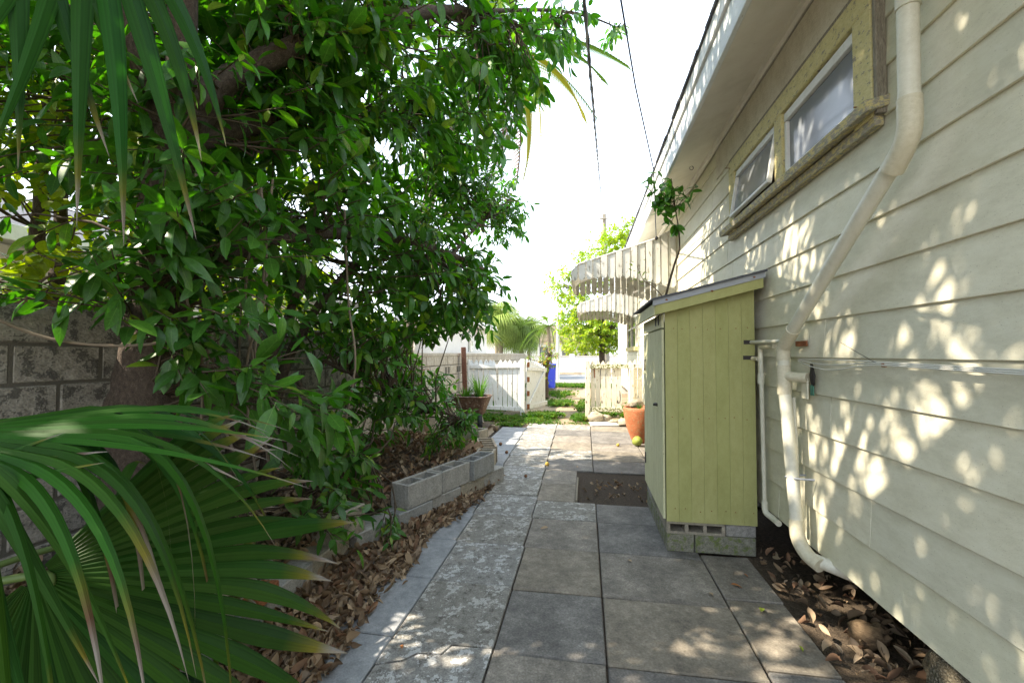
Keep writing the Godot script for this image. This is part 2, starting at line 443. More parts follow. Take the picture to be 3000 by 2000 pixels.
	M.terracotta = mat(paint(256, [[nA, 0.3], [nB, 0.35], [nC, 0.2], [nW, 0.15]], [[0.2, [0.24, 0.075, 0.03]], [0.5, [0.37, 0.125, 0.052]], [0.8, [0.45, 0.18, 0.085]]], [[nF, 160, 22, [[0.2, [0.2, 0.15, 0.075]], [0.8, [0.34, 0.26, 0.14]]]]]), 0.65, Vector3.ONE * 2, grain, 0.1)
	M.barrow = mat(paint(256, [[nA, 0.3], [nB, 0.35], [nC, 0.2], [nW, 0.15]], [[0.2, [0.05, 0.028, 0.018]], [0.5, [0.13, 0.075, 0.05]], [0.8, [0.24, 0.16, 0.115]]], [[nD, 170, 20, [[0.2, [0.2, 0.17, 0.14]], [0.8, [0.32, 0.28, 0.24]]]]]), 0.6, Vector3.ONE * 2.4)
	M.tyre = mat([0.02, 0.021, 0.024], 0.8)
	M.bark = mat(paint(256, [[nB, 0.4], [nC, 0.35], [nW, 0.25]], [[0.2, [0.03, 0.022, 0.016]], [0.5, [0.075, 0.055, 0.04]], [0.8, [0.14, 0.11, 0.08]]], [[nM, 160, 24, [[0.2, [0.11, 0.1, 0.08]], [0.8, [0.2, 0.18, 0.15]]]]]), 0.95, Vector3(3, 1.6, 3), rough_h, 0.8)
	M.twig = mat([0.075, 0.055, 0.035], 0.85)
	M.vine = mat([0.19, 0.15, 0.105], 0.85)
	M.palm_bark = mat(paint(256, [[nB, 0.5], [nC, 0.3], [nW, 0.2]], [[0.2, [0.12, 0.095, 0.065]], [0.8, [0.32, 0.26, 0.19]]]), 0.95, Vector3(2, 5, 2), rough_h, 0.8)
	M.rock = mat(paint(256, [[nB, 0.5], [nC, 0.3], [nW, 0.2]], [[0.2, [0.2, 0.17, 0.12]], [0.8, [0.45, 0.4, 0.31]]]), 0.95, Vector3.ONE * 3, rough_h, 0.8)
	M.coquina = mat(paint(256, [[nE, 0.5], [nC, 0.3], [nW, 0.2]], [[0.2, [0.10, 0.085, 0.055]], [0.5, [0.24, 0.21, 0.15]], [0.8, [0.40, 0.36, 0.28]]]), 0.95, Vector3.ONE * 3, grey(512, [[nE, 0.7], [nC, 0.3]]), 2.0)
	M.neighbour = mat(paint(256, [[nA, 0.5], [nB, 0.5]], [[0.2, [0.72, 0.71, 0.68]], [0.8, [0.80, 0.79, 0.77]]]), 0.7, Vector3.ONE * 0.5)
	M.red = mat([0.55, 0.03, 0.03], 0.7)
	M.flag_white = mat([0.8, 0.8, 0.8], 0.7)
	M.blue_plastic = mat([0.03, 0.05, 0.40], 0.45)
	M.green_plastic = mat([0.03, 0.26, 0.12], 0.45)
	M.orange = mat([0.7, 0.3, 0.03], 0.6)
	M.fruit_brown = mat([0.17, 0.085, 0.045], 0.8, Vector3.ONE * 8, rough_h, 0.2)
	M.fruit_yellow = mat([0.42, 0.28, 0.05], 0.7)
	M.coconut = mat([0.20, 0.23, 0.04], 0.55)
	M.husk = mat(paint(256, [[nB, 0.5], [nC, 0.3], [nW, 0.2]], [[0.2, [0.07, 0.045, 0.025]], [0.8, [0.24, 0.17, 0.10]]]), 0.9, Vector3(2, 8, 2), rough_h, 0.6)
	var glass := StandardMaterial3D.new()      # frosted panes
	glass.albedo_color = Color(0.50, 0.52, 0.54, 0.90)
	glass.transparency = BaseMaterial3D.TRANSPARENCY_ALPHA
	glass.roughness = 0.09
	M.frosted = glass
	var clear: StandardMaterial3D = glass.duplicate()
	clear.albedo_color = Color(0.3, 0.33, 0.36, 0.35)
	clear.roughness = 0.05
	M.clear_glass = clear
	M.room_dark = mat([0.17, 0.165, 0.155], 0.8)  # dark grey standing for the unlit room behind the far window
	leaf_materials()

func leaf_tex(base: Array, rib: Array, n_veins: int) -> ImageTexture:
	var w := 128
	var h := 64
	var im := Image.create(w, h, false, Image.FORMAT_RGB8)
	var nz := FastNoiseLite.new()
	nz.seed = 5
	nz.frequency = 0.06
	for i in w:
		for k in h:
			var t := float(i) / w
			var s := absf(float(k) / h - 0.5) * 2.0
			var m := clampf(1.0 - s / (0.055 * (1.15 - t)), 0, 1)
			var ph := fposmod((t - s * 0.16) * n_veins, 1.0)
			var v := clampf(1.0 - absf(ph - 0.5) / 0.09, 0, 1) * 0.28 * clampf(1.2 - s, 0, 1)
			var f := clampf(maxf(m * 0.85, v), 0, 1)
			var g := 1.0 + 0.28 * nz.get_noise_2d(i, k)
			im.set_pixel(i, k, lin([lerpf(base[0], rib[0], f) * g, lerpf(base[1], rib[1], f) * g, lerpf(base[2], rib[2], f) * g]))
	return ImageTexture.create_from_image(im)

func streaks() -> ImageTexture:       # fine veins along a palm blade
	var im := Image.create(16, 64, false, Image.FORMAT_RGB8)
	var r := RandomNumberGenerator.new()
	r.seed = 77
	var lines := []
	for k in 16: lines.append(r.randf_range(0.5, 1.0))
	for k in 64:
		var v0: float = lerpf(lines[k / 4], lines[(k / 4 + 1) % 16], (k % 4) / 4.0)
		for i in 16:
			var v: float = v0 * (0.9 + 0.1 * r.randf())
			im.set_pixel(i, k, lin([v, v, v]))
	return ImageTexture.create_from_image(im)

func foliage_mat(tex: Texture2D, tint: Array, back: Color, rough := 0.38) -> StandardMaterial3D:
	var m := StandardMaterial3D.new()
	m.albedo_texture = tex
	m.albedo_color = lin(tint)
	m.vertex_color_use_as_albedo = true
	m.roughness = rough
	m.metallic_specular = 0.5
	m.backlight_enabled = true
	m.backlight = back
	m.cull_mode = BaseMaterial3D.CULL_DISABLED
	return m

func leaf_materials() -> void:
	var ficus := leaf_tex([0.07, 0.19, 0.024], [0.24, 0.40, 0.10], 11)
	M.leaf = foliage_mat(ficus, [1, 1, 1], Color(0.80, 1.0, 0.25))
	M.leaf_sorts = [M.leaf, foliage_mat(ficus, [0.82, 0.85, 0.95], Color(0.80, 1.0, 0.25)), foliage_mat(ficus, [1.15, 1.12, 0.9], Color(0.80, 1.0, 0.25)), foliage_mat(ficus, [0.95, 0.95, 1.1], Color(0.80, 1.0, 0.25))]
	var lime := leaf_tex([0.22, 0.33, 0.022], [0.3, 0.4, 0.06], 8)
	M.leaf_lime = foliage_mat(lime, [1, 1, 1], Color(0.95, 1.0, 0.2))
	var palm := StandardMaterial3D.new()
	palm.vertex_color_use_as_albedo = true
	palm.albedo_texture = streaks()
	palm.metallic_specular = 0.22
	palm.roughness = 0.45
	palm.backlight_enabled = true
	palm.backlight = Color(0.72, 0.82, 0.25)
	palm.cull_mode = BaseMaterial3D.CULL_DISABLED
	M.palm = palm
	var dry := StandardMaterial3D.new()
	dry.vertex_color_use_as_albedo = true
	dry.roughness = 0.8
	dry.backlight_enabled = true
	dry.backlight = Color(0.4, 0.35, 0.25)
	dry.cull_mode = BaseMaterial3D.CULL_DISABLED
	M.dry = dry
	var grass: StandardMaterial3D = palm.duplicate()
	grass.albedo_texture = null
	grass.roughness = 0.6
	grass.backlight = Color(0.8, 0.9, 0.25)
	M.grass = grass

# ---------------------------------------------------------------- scene
func _ready() -> void:
	rng.seed = 20240611
	var cam := Camera3D.new()
	cam.name = "camera"
	add_child(cam)
	cam.position = Vector3(0, 1.4, 0)
	cam.rotation = Vector3(deg_to_rad(1.63), deg_to_rad(9.39), 0)
	cam.fov = 75.14
	cam.near = 0.05
	cam.far = 400.0
	cam.current = true

	var env := Environment.new()
	env.background_mode = Environment.BG_SKY
	var skym := ProceduralSkyMaterial.new()
	skym.sky_top_color = lin([0.50, 0.58, 0.70])
	skym.sky_horizon_color = lin([0.80, 0.83, 0.86])
	skym.sky_curve = 0.12
	skym.ground_bottom_color = lin([0.25, 0.22, 0.18])
	skym.ground_horizon_color = lin([0.5, 0.48, 0.42])
	skym.sun_angle_max = 25.0
	var sky := Sky.new()
	sky.sky_material = skym
	env.sky = sky
	env.tonemap_mode = Environment.TONE_MAPPER_LINEAR
	env.tonemap_exposure = 4.6
	env.sdfgi_enabled = true
	env.ssao_enabled = true
	env.ssil_enabled = true
	var we := WorldEnvironment.new()
	we.name = "environment"
	we.environment = env
	add_child(we)

	var sun := DirectionalLight3D.new()
	sun.name = "sun"
	sun.light_energy = 1.1
	sun.light_color = Color(1.0, 0.945, 0.86)
	sun.light_angular_distance = 0.55
	sun.shadow_enabled = true
	add_child(sun)
	sun.look_at_from_position(Vector3.ZERO, Vector3(0.72, -0.70, -0.19))

	make_materials()
	setting()
	build_house()
	build_shed()
	build_pipes()
	build_awnings()
	build_block_wall()
	build_edging()
	build_fences()
	build_yard_things()
	build_far()
	build_cables()
	build_vegetation()

# ---------------------------------------------------------------- ground and paving
func flat(x0: float, x1: float, d0: float, d1: float, y: float, nx := 1, nz := 1) -> ArrayMesh:
	return sheet(nx, nz, func(u: float, v: float) -> Vector3: return V(lerpf(x0, x1, u), y, lerpf(d0, d1, v)))

func setting() -> void:
	var g := single("ground", "", "", flat(-90, 90, -30, 150, -0.035), M.dirt, Transform3D())
	g.set_meta("kind", "structure")
	var road := single("road", "", "", flat(-60, 60, 21.6, 31.0, -0.03), M.asphalt, Transform3D())
	road.set_meta("kind", "structure")
	var kerb := single("kerb", "", "", B(120, 0.12, 0.16, 0.02), M.concrete, at(V(0, 0.0, 21.45)))
	kerb.set_meta("kind", "structure")
	var soil := single("soil_strip", "", "", sheet(30, 60, func(u: float, v: float) -> Vector3:
		var d := lerpf(-2.0, 8.6, v)
		return V(lerpf(1.02, 3.2, u), -0.015 + 0.012 * sin(d * 7.0 + u * 9.0) * sin(u * 21.0 + d * 3.0) - 0.02 * u, d)), M.earth, Transform3D())
	soil.set_meta("kind", "structure")
	# garden bed behind the edging blocks, heaped towards the boundary wall
	var nz := FastNoiseLite.new()
	nz.frequency = 1.3
	var bed := single("garden_bed", "", "", sheet(26, 80, func(u: float, v: float) -> Vector3:
		var d := lerpf(-2.0, 8.8, v)
		var xe := edging_x(d) - 0.05
		var x := lerpf(-2.72, xe, u)
		return V(x, bed_height(x, d) + 0.03 * nz.get_noise_2d(x, d), d)), M.earth, Transform3D())
	bed.set_meta("kind", "structure")
	pave()

func edging_x(d: float) -> float:       # inner line of the edging blocks
	if d < 2.9: return -1.72
	if d < 5.2: return lerpf(-1.72, -1.14, (d - 2.9) / 2.3)
	if d < 6.9: return lerpf(-1.14, -1.75, (d - 5.2) / 1.7)
	return -1.75

func bed_height(x: float, d: float) -> float:
	var xe := edging_x(d)
	var u := clampf((xe - x) / 0.9, 0, 1)
	var h := lerpf(0.13, 0.30, u)
	if d > 5.6: h = lerpf(h, 0.02, clampf((d - 5.6) / 1.4, 0, 1))
	return h

func pave() -> void:
	var path := Node3D.new()
	path.name = "paving"
	path.set_meta("kind", "structure")
	add_child(path)
	var bedst := flat(-1.66, 1.1, -1.6, 8.9, -0.02)
	var base := put(path, "joint_bed", bedst, M.soil)
	var cols := [[-1.58, -0.953], [-0.953, -0.44], [-0.44, 0.09], [0.09, 0.783], [0.783, 1.10]]
	for c in cols.size():
		var d: float = -1.33 + [0.0, 0.0, -0.02, -0.02, 0.05][c]
		var row := 0
		while d < 8.75:
			var len_: float = 0.575 + rng.randf_range(-0.006, 0.006)
			if c >= 2 and absf(d - 3.85) < 0.2: len_ = 0.46
			var d1 := d + len_
			var x0: float = cols[c][0]
			var x1: float = cols[c][1]
			if c == 1 or c == 2:
				var drift := clampf((d - 2.6) * 0.02, 0, 0.13)
				if c == 1: x1 -= drift
				else: x0 -= drift
			if c == 1: x0 -= clampf((d - 2.6) * 0.03, 0, 0.2)
			if c == 0: x1 -= clampf((d - 2.6) * 0.03, 0, 0.2)
			var hole := c == 3 and d > 4.2 and d < 4.95
			var under_shed := x0 > 0.5 and d > 3.3 and d1 < 4.5
			if not hole and not under_shed and not (c == 0 and d > 8.0):
				if c == 2 and d > 4.2 and d < 4.95: x1 = minf(x1, -0.1)
				if c == 4 and d > 3.0: x1 = 1.02
				if x1 - x0 > 0.1:
					lay_paver(path, x0, x1, d, d1, c, row)
			d = d1
			row += 1
	var hn := FastNoiseLite.new()
	hn.frequency = 0.15
	var hs := put(path, "soil_patch", sheet(40, 40, func(u: float, v: float) -> Vector3: return V(lerpf(-0.11, 0.85, u), -0.03 + 0.02 * hn.get_noise_2d(u * 40, v * 40) - 0.012 * sin(PI * u) * sin(PI * v), lerpf(4.3, 5.16, v))), M.earth)
	put(path, "edge_board", B(0.02, 0.04, 0.8, 0.003), M.wood_grey, at(V(-0.092, -0.012, 4.72)))

func lay_paver(path: Node3D, x0: float, x1: float, d0: float, d1: float, c: int, row: int) -> void:
	var gap := 0.007 + rng.randf() * 0.004
	var size := Vector3(x1 - x0 - gap, 0.05, d1 - d0 - gap)
	var m: Material
	match c:
		0: m = M.paver_pale
		1: m = M.paver_lichen if row % 2 else M.paver_lichen_b
		_: m = [M.paver_dark, M.paver_mid, M.paver_dark_b, M.paver_warm_b, M.paver_dark, M.paver_warm_b, M.paver_mid][(row * 3 + c * 5) % 7]
	if c == 2 and row % 4 == 1: m = M.paver_lichen_b if row > 8 else M.paver_mid
	var st := begin()
	var t := Transform3D(rot(rng.randf_range(-0.35, 0.35), rng.randf_range(-0.35, 0.35), rng.randf_range(-0.35, 0.35)), Vector3.ZERO)
	if c == 1 and absf(d0 - 1.545) < 0.1:      # the cracked slab: a corner broken off along a ragged line
		var s2 := size / 2.0
		var crack := [Vector2(-s2.x, 0.10), Vector2(-0.14, 0.14), Vector2(-0.09, 0.20), Vector2(0.02, 0.21), Vector2(0.05, s2.z)]
		var big := PackedVector2Array([Vector2(s2.x, s2.z), Vector2(s2.x, -s2.z), Vector2(-s2.x, -s2.z)])
		for p in crack: big.append(p + Vector2(0.008, -0.012))
		var small := PackedVector2Array([Vector2(-s2.x, s2.z)])
		for k in range(crack.size() - 1, -1, -1): small.append(crack[k])
		var lay := Transform3D(Basis(Vector3(1, 0, 0), Vector3(0, 0, -1), Vector3(0, 1, 0)), Vector3.ZERO)
		for piece in [big, small]:
			var st2 := begin()
			prism_to(st2, piece, 0.05, lay)
			put(path, "paver", done(st2), m, at(V((x0 + x1) / 2, -0.026, (d0 + d1) / 2)))
		return
	cbox(st, Transform3D(), size, 0.006)
	put(path, "paver", done(st), m, at(V((x0 + x1) / 2, -0.026 + rng.randf_range(-0.002, 0.003), (d0 + d1) / 2), t.basis))

# ---------------------------------------------------------------- the house
const W := 1.22
func build_house() -> void:
	var h := thing("house", "cream clapboard house with peeling yellow window frames and shingled eave", "house", V(W, 0, 7))
	var y0 := [0.34, 0.555, 0.767, 0.973, 1.183, 1.38, 1.582, 1.782, 1.98, 2.183, 2.385, 2.585, 2.785, 2.985, 3.17]
	put(h, "wall", B(0.12, 3.05, 18.6, 0.0), M.grime, at(V(W + 0.105, 0.36 + 1.525, 7.0)))
	put(h, "wall_core", B(3.4, 2.95, 18.4, 0.0), M.wood_grey, at(V(W + 1.9, 0.42 + 1.525, 7.0)))
	put(h, "foundation", B(0.2, 0.5, 18.0, 0.0), M.block, at(V(W + 1.9, 0.2, 7.0)))
	put(h, "end_wall", B(3.6, 3.4, 0.12, 0.0), M.white, at(V(W + 1.78, 1.7, 16.36)))
	var joints := {5: [2.54], 3: [2.5], 1: [2.19], 7: [3.36], 2: [3.9], 4: [0.9], 6: [4.6], 8: [1.2], 9: [4.1], 0: [0.4]}
	var mats := [M.siding, M.siding_b, M.siding_c, M.siding]
	for i in y0.size():
		var top: float = y0[i + 1] if i + 1 < y0.size() else 3.32
		var cuts := [-2.2]
		var j: Array = joints.get(i, [])
		for c in j: cuts.append(c)
		var d: float = cuts[-1] + rng.randf_range(2.3, 3.66)
		while d < 15.5:
			cuts.append(d)
			d += 3.66
		cuts.append(16.3)
		var segs := []
		for k in cuts.size() - 1:
			var a: float = cuts[k]
			var b: float = cuts[k + 1]
			if i >= 10 and i <= 12 and a < 3.9 and b > 2.04:       # left open for the window
				if a < 2.0: segs.append([a, 2.035])
				if b > 3.95: segs.append([3.905, b])
			else:
				segs.append([a, b])
		for s in segs:
			var height := top - float(y0[i]) + 0.028
			var mid: float = float(y0[i]) + height / 2
			var ln: float = s[1] - s[0] - 0.003
			put(h, "siding_board", B(0.012, height, ln, 0.002), mats[(i + int(s[0] * 3.0 + 40)) % 4], at(V(W + 0.016, mid, (s[0] + s[1]) / 2), rot(0, 0, -rad_to_deg(0.014 / height) * 1.0)))
	put(h, "frieze_panel", B(0.02, 0.26, 6.5, 0.003), M.stucco, at(V(W + 0.0, 3.155, 1.1)))
	# eave
	var sof := begin()
	cbox(sof, at(Vector3.ZERO), Vector3(0.46, 0.02, 18.7), 0.0)
	put(h, "soffit", done(sof), M.soffit, at(V(1.03, 3.29, 7.0), rot(0, 0, 19)))
	put(h, "cove_moulding", B(0.05, 0.06, 18.5, 0.015), M.soffit, at(V(W - 0.02, 3.325, 7.0), rot(0, 0, 20)))
	put(h, "fascia_board", B(0.03, 0.19, 18.8, 0.004), M.fascia, at(V(0.815, 3.255, 7.0)))
	put(h, "fascia_board", B(0.035, 0.15, 18.8, 0.004), M.white, at(V(0.80, 3.428, 7.0)))
	var roof := sub(h, "roof", V(2.9, 4.3, 7))
	put(roof, "roof_deck", B(4.6, 0.03, 18.9, 0.0), M.shingle, at(V(2.88, 4.42, 7.0), rot(0, 0, 24)))
	for k in 62:
		var d := -2.2 + k * 0.305
		put(roof, "shingle", B(0.30, 0.018, 0.296, 0.003), M.shingle, at(V(0.905 + rng.randf_range(-0.012, 0.006), 3.535 + rng.randf_range(-0.003, 0.006), d), rot(rng.randf_range(-1, 1.5), rng.randf_range(-1, 1), 24)))
	for k in 61:
		var d := -2.05 + k * 0.305
		put(roof, "shingle", B(0.32, 0.02, 0.298, 0.003), M.shingle, at(V(0.93 + rng.randf_range(-0.01, 0.006), 3.562 + rng.randf_range(-0.002, 0.006), d), rot(rng.randf_range(-1, 1), rng.randf_range(-1, 1), 24)))
	# strip window: two hopper sashes
	var w := sub(h, "strip_window", V(W, 2.7, 3))
	var fx := W - 0.012
	put(w, "head_casing", B(0.05, 0.115, 1.86, 0.004), M.yellow, at(V(fx, 2.925, 2.97)))
	put(w, "side_casing", B(0.048, 0.48, 0.13, 0.004), M.yellow, at(V(fx, 2.63, 2.105)))
	put(w, "side_casing", B(0.048, 0.48, 0.13, 0.004), M.yellow, at(V(fx, 2.63, 3.835)))
	put(w, "mullion", B(0.044, 0.44, 0.105, 0.004), M.yellow, at(V(fx, 2.65, 2.955)))
	put(w, "sill", B(0.12, 0.045, 2.0, 0.003), M.sill_wood, at(V(fx - 0.012, 2.43, 3.0), rot(0, 0, 12)))
	put(w, "apron", B(0.035, 0.05, 1.92, 0.002), M.sill_wood, at(V(fx + 0.002, 2.375, 3.0)))
	put(w, "wood_edge", B(0.04, 0.62, 0.022, 0.003), M.wood_grey, at(V(fx - 0.002, 2.70, 2.022)))
	put(w, "wood_edge", B(0.03, 0.03, 1.9, 0.003), M.wood_grey, at(V(fx, 2.998, 2.97)))
	sash(w, 2.175, 2.90, 0.0)
	sash(w, 3.012, 3.765, 9.0)
	for p in [[2.10, 2.46], [3.86, 2.93]]:
		put(w, "nail", tube([V(fx - 0.02, p[1], p[0]), V(fx - 0.06, p[1] + 0.004, p[0])], [0.003, 0.003], 6), M.rust)
	# far window beside the gate
	var fw := sub(h, "sash_window", V(W, 2, 12))
	put(fw, "frame", B(0.05, 0.98, 0.10, 0.004), M.picket_old, at(V(fx, 2.06, 10.95)))
	put(fw, "frame", B(0.05, 0.98, 0.10, 0.004), M.picket_old, at(V(fx, 2.06, 13.1)))
	put(fw, "frame", B(0.05, 0.98, 0.14, 0.004), M.picket_old, at(V(fx, 2.06, 12.0)))
	put(fw, "frame", B(0.052, 0.09, 2.3, 0.004), M.picket_old, at(V(fx, 2.58, 12.03)))
	put(fw, "sill", B(0.10, 0.10, 2.4, 0.006), M.yellow, at(V(fx - 0.01, 1.53, 12.03)))
	for c in [11.47, 12.55]:
		put(fw, "pane", B(0.006, 0.46, 0.92, 0.0), M.clear_glass, at(V(W - 0.006, 1.82, c)))
		put(fw, "pane", B(0.006, 0.46, 0.92, 0.0), M.clear_glass, at(V(W - 0.006, 2.30, c)))
		put(fw, "meeting_rail", B(0.03, 0.035, 0.94, 0.002), M.white, at(V(W - 0.012, 2.06, c)))
		put(fw, "dark_pane_backing", B(0.004, 0.95, 0.94, 0.0), M.room_dark, at(V(W - 0.0005, 2.06, c)))  # added sheet, its dark colour stands for the unlit room inside
	put(h, "downspout", B(0.07, 3.0, 0.09, 0.01), M.white, at(V(W - 0.045, 1.75, 15.9)))
	put(h, "corner_trim", B(0.03, 3.1, 0.14, 0.003), M.white, at(V(W - 0.008, 1.85, 16.24)))
	# little screw hook under the soffit
	var ring := []
	for k in 11: ring.append(V(1.03 + 0.018 * sin(k * 0.57), 3.235 - 0.018 * (1 - cos(k * 0.57)) - 0.006, 4.5))
	put(h, "hook", tube(ring, [0.003], 6), M.iron_and_hole_dark)
	# rough stone pier under the sill
	put(h, "pier", blob(Vector3(0.16, 0.2, 0.2), 0.25, 4, 2.5, 14, 20), M.coquina, at(V(1.42, 0.17, 1.86)))
	put(h, "pier", B(0.3, 0.36, 0.3, 0.02), M.block, at(V(1.62, 0.16, 4.6)))

func sash(w: Node3D, d0: float, d1: float, tilt: float) -> void:       # hinged along its head, opening outwards at the foot
	var s := sub(w, "sash", V(W, 2.86, (d0 + d1) / 2))
	s.rotation.z = deg_to_rad(-tilt)
	var T := s.global_transform
	var ln := d1 - d0
	var X := -0.004
	for q in [[0.0, ln, 0.05], [-0.355, ln, 0.022]]:
		put(s, "rail", B(0.03, q[2], q[1], 0.003), M.white, T * at(Vector3(X, q[0] - q[2] / 2, 0)))
	for e in [-1.0, 1.0]:
		put(s, "stile", B(0.028, 0.30, 0.026, 0.003), M.white, T * at(Vector3(X, -0.205, e * (ln / 2 - 0.014))))
	put(s, "pane", B(0.005, 0.30, ln - 0.05, 0.0), M.frosted, T * at(Vector3(X + 0.008, -0.204, 0)))
	put(s, "backing", B(0.003, 0.30, ln - 0.05, 0.0), mat([0.42, 0.43, 0.44], 0.9), T * at(Vector3(X + 0.022, -0.204, 0)))

# ---------------------------------------------------------------- water heater closet
func build_shed() -> void:
	var s := thing("shed", "narrow pale green plank utility closet against the clapboard wall", "shed", V(0.87, 0, 3.8))
	var x0 := 0.565
	var x1 := 1.165
	var d0 := 3.33
	var d1 := 4.33
	put(s, "carcass", B(x1 - x0 - 0.03, 1.42, d1 - d0 - 0.04, 0.0), M.shed_low, at(V((x0 + x1) / 2 + 0.004, 0.93, (d0 + d1) / 2)))
	var n := 7
	var w := (x1 - x0) / n
	for i in n:                                   # planks of the side that faces the path
		var xa := x0 + i * w
		var ta := 1.70 + (xa - x0) / (x1 - x0) * 0.17
		var tb := 1.70 + (xa + w - x0) / (x1 - x0) * 0.17
		var e := 0.0007
		var lower := PackedVector2Array([Vector2(e, 0.215), Vector2(w - e, 0.215), Vector2(w - e, tb), Vector2(e, ta)])
		put(s, "plank", prism(lower, 0.016), [M.shed, M.shed_b, M.shed][i % 3], at(V(xa, 0, d0)))
	var m := 9
	var v := (d1 - d0) / m
	for i in m:                                   # the door's planks
		put(s, "door_plank", B(0.016, 1.36, v - 0.004, 0.002), M.door, at(V(x0 - 0.009, 0.90, d0 + 0.02 + (i + 0.5) * v)))
	put(s, "head_board", B(0.018, 0.10, d1 - d0, 0.002), M.door, at(V(x0 - 0.010, 1.64, (d0 + d1) / 2 + 0.02)))
	put(s, "fascia", B(0.02, 0.085, d1 - d0 + 0.16, 0.003), M.door, at(V(0.487, 1.715, (d0 + d1) / 2 - 0.01)))
	var barge := PackedVector2Array([Vector2(0.485, 1.675), Vector2(1.19, 1.85), Vector2(1.19, 1.915), Vector2(0.485, 1.74)])
	put(s, "barge_board", prism(barge, 0.02), M.shed, at(V(0, 0, 3.232)))
	var flash := PackedVector2Array([Vector2(0.47, 1.737), Vector2(1.20, 1.918), Vector2(1.20, 1.962), Vector2(0.47, 1.781)])
	put(s, "metal_edge", prism(flash, 0.026), M.metal_grey, at(V(0, 0, 3.226)))
	var slab := PackedVector2Array([Vector2(0.455, 1.772), Vector2(1.21, 1.957), Vector2(1.21, 1.972), Vector2(0.455, 1.787)])
	put(s, "roofing_felt", prism(slab, 1.16), M.shingle, at(V(0, 0, 3.78)))
	var deck := PackedVector2Array([Vector2(0.49, 1.715), Vector2(1.19, 1.89), Vector2(1.19, 1.94), Vector2(0.49, 1.765)])
	put(s, "roof_deck", prism(deck, 1.05), M.wood_grey, at(V(0, 0, 3.79)))
	for p in [[0.56, 1.778], [0.86, 1.832], [1.13, 1.92]]:
		put(s, "nail_head", blob(Vector3(0.008, 0.006, 0.003), 0.3, 2), M.rust, at(V(p[0], p[1], 3.212)))
	for i in n:
		for y in [0.30, 0.95, 1.58]:
			put(s, "nail_head", blob(Vector3(0.0035, 0.0035, 0.002), 0.2, 3, 1.5, 5, 8), M.rust, at(V(x0 + (i + 0.5) * w + rng.randf_range(-0.02, 0.02), y + rng.randf_range(-0.01, 0.01), d0 - 0.009)))
	for d in [3.48, 3.60]:
		var ring := []
		for k in 15: ring.append(V(x0 - 0.012, 1.655 + 0.042 * cos(k * TAU / 14.0), d + 0.034 * sin(k * TAU / 14.0)))
		put(s, "vent_ring", tube(ring, [0.0035], 6), M.iron_and_hole_dark)
		var hole := []
		put(s, "vent_hole", lathe([Vector2(0, 0.002), Vector2(0.033, 0.002), Vector2(0.033, -0.002)], 16, 1.2), M.iron_and_hole_dark, at(V(x0 - 0.0205, 1.655, d), rot(0, 0, 90)))  # solid near-black disc painting the dark inside of the vent
	for y in [1.30, 0.45]:
		put(s, "hinge", B(0.008, 0.10, 0.035, 0.002), M.iron_and_hole_dark, at(V(x0 - 0.021, y, 4.27)))
	put(s, "latch", B(0.016, 0.022, 0.07, 0.003), M.iron_and_hole_dark, at(V(x0 - 0.024, 1.01, 3.60)))
	put(s, "latch_knob", tube([V(x0 - 0.02, 1.01, 3.57), V(x0 - 0.05, 1.012, 3.57)], [0.007, 0.010], 8), M.iron_and_hole_dark)
	for q in [[1.483, 0.075], [1.375, 0.085]]:
		put(s, "pipe_slot", B(q[1], 0.028, 0.006, 0.0), M.iron_and_hole_dark, at(V(1.13, q[0], d0 - 0.0075)))  # near-black plate painting the dark of the slot, nothing is cut
	# block plinth: one course of mossy blocks, one of thin ones with their cores showing
	var lay := [[0.565, 0.19], [0.757, 0.405]]
	for q in lay:
		put(s, "plinth_block", B(q[1] - 0.004, 0.125, 0.19, 0.006), M.block_moss, at(V(q[0] + q[1] / 2, 0.0625, d0 + 0.1)))
	hollow_front(s, 0.567, 0.96, d0 + 0.1)
	put(s, "plinth_block", B(0.195, 0.082, 0.19, 0.006), M.block, at(V(1.064, 0.168, d0 + 0.103)))
	for i in 3:
		put(s, "plinth_block", B(0.10, 0.125, 0.27, 0.006), M.block_moss, at(V(0.615, 0.0625, d0 + 0.33 + i * 0.275)))
		put(s, "plinth_block", B(0.10, 0.085, 0.27, 0.006), [M.block_tan, M.block_moss, M.block][i], at(V(0.617, 0.169, d0 + 0.33 + i * 0.275)))

func hollow_front(s: Node3D, xa: float, xb: float, d: float) -> void:     # a thin block whose three cores face the path
	var st := begin()
	var ht := 0.086
	var y := 0.168
	var wall := 0.018
	cbox(st, at(V((xa + xb) / 2, y + ht / 2 - wall / 2, d)), Vector3(xb - xa, wall, 0.19), 0.003)
	cbox(st, at(V((xa + xb) / 2, y - ht / 2 + wall / 2, d)), Vector3(xb - xa, wall, 0.19), 0.003)
	for k in 4:
		cbox(st, at(V(lerpf(xa + 0.012, xb - 0.012, k / 3.0), y, d)), Vector3(0.024, ht - 2 * wall, 0.19), 0.0)
	cbox(st, at(V((xa + xb) / 2, y, d + 0.085)), Vector3(xb - xa - 0.05, ht - 2 * wall, 0.01), 0.0)
	put(s, "plinth_block", done(st), M.block_tan)

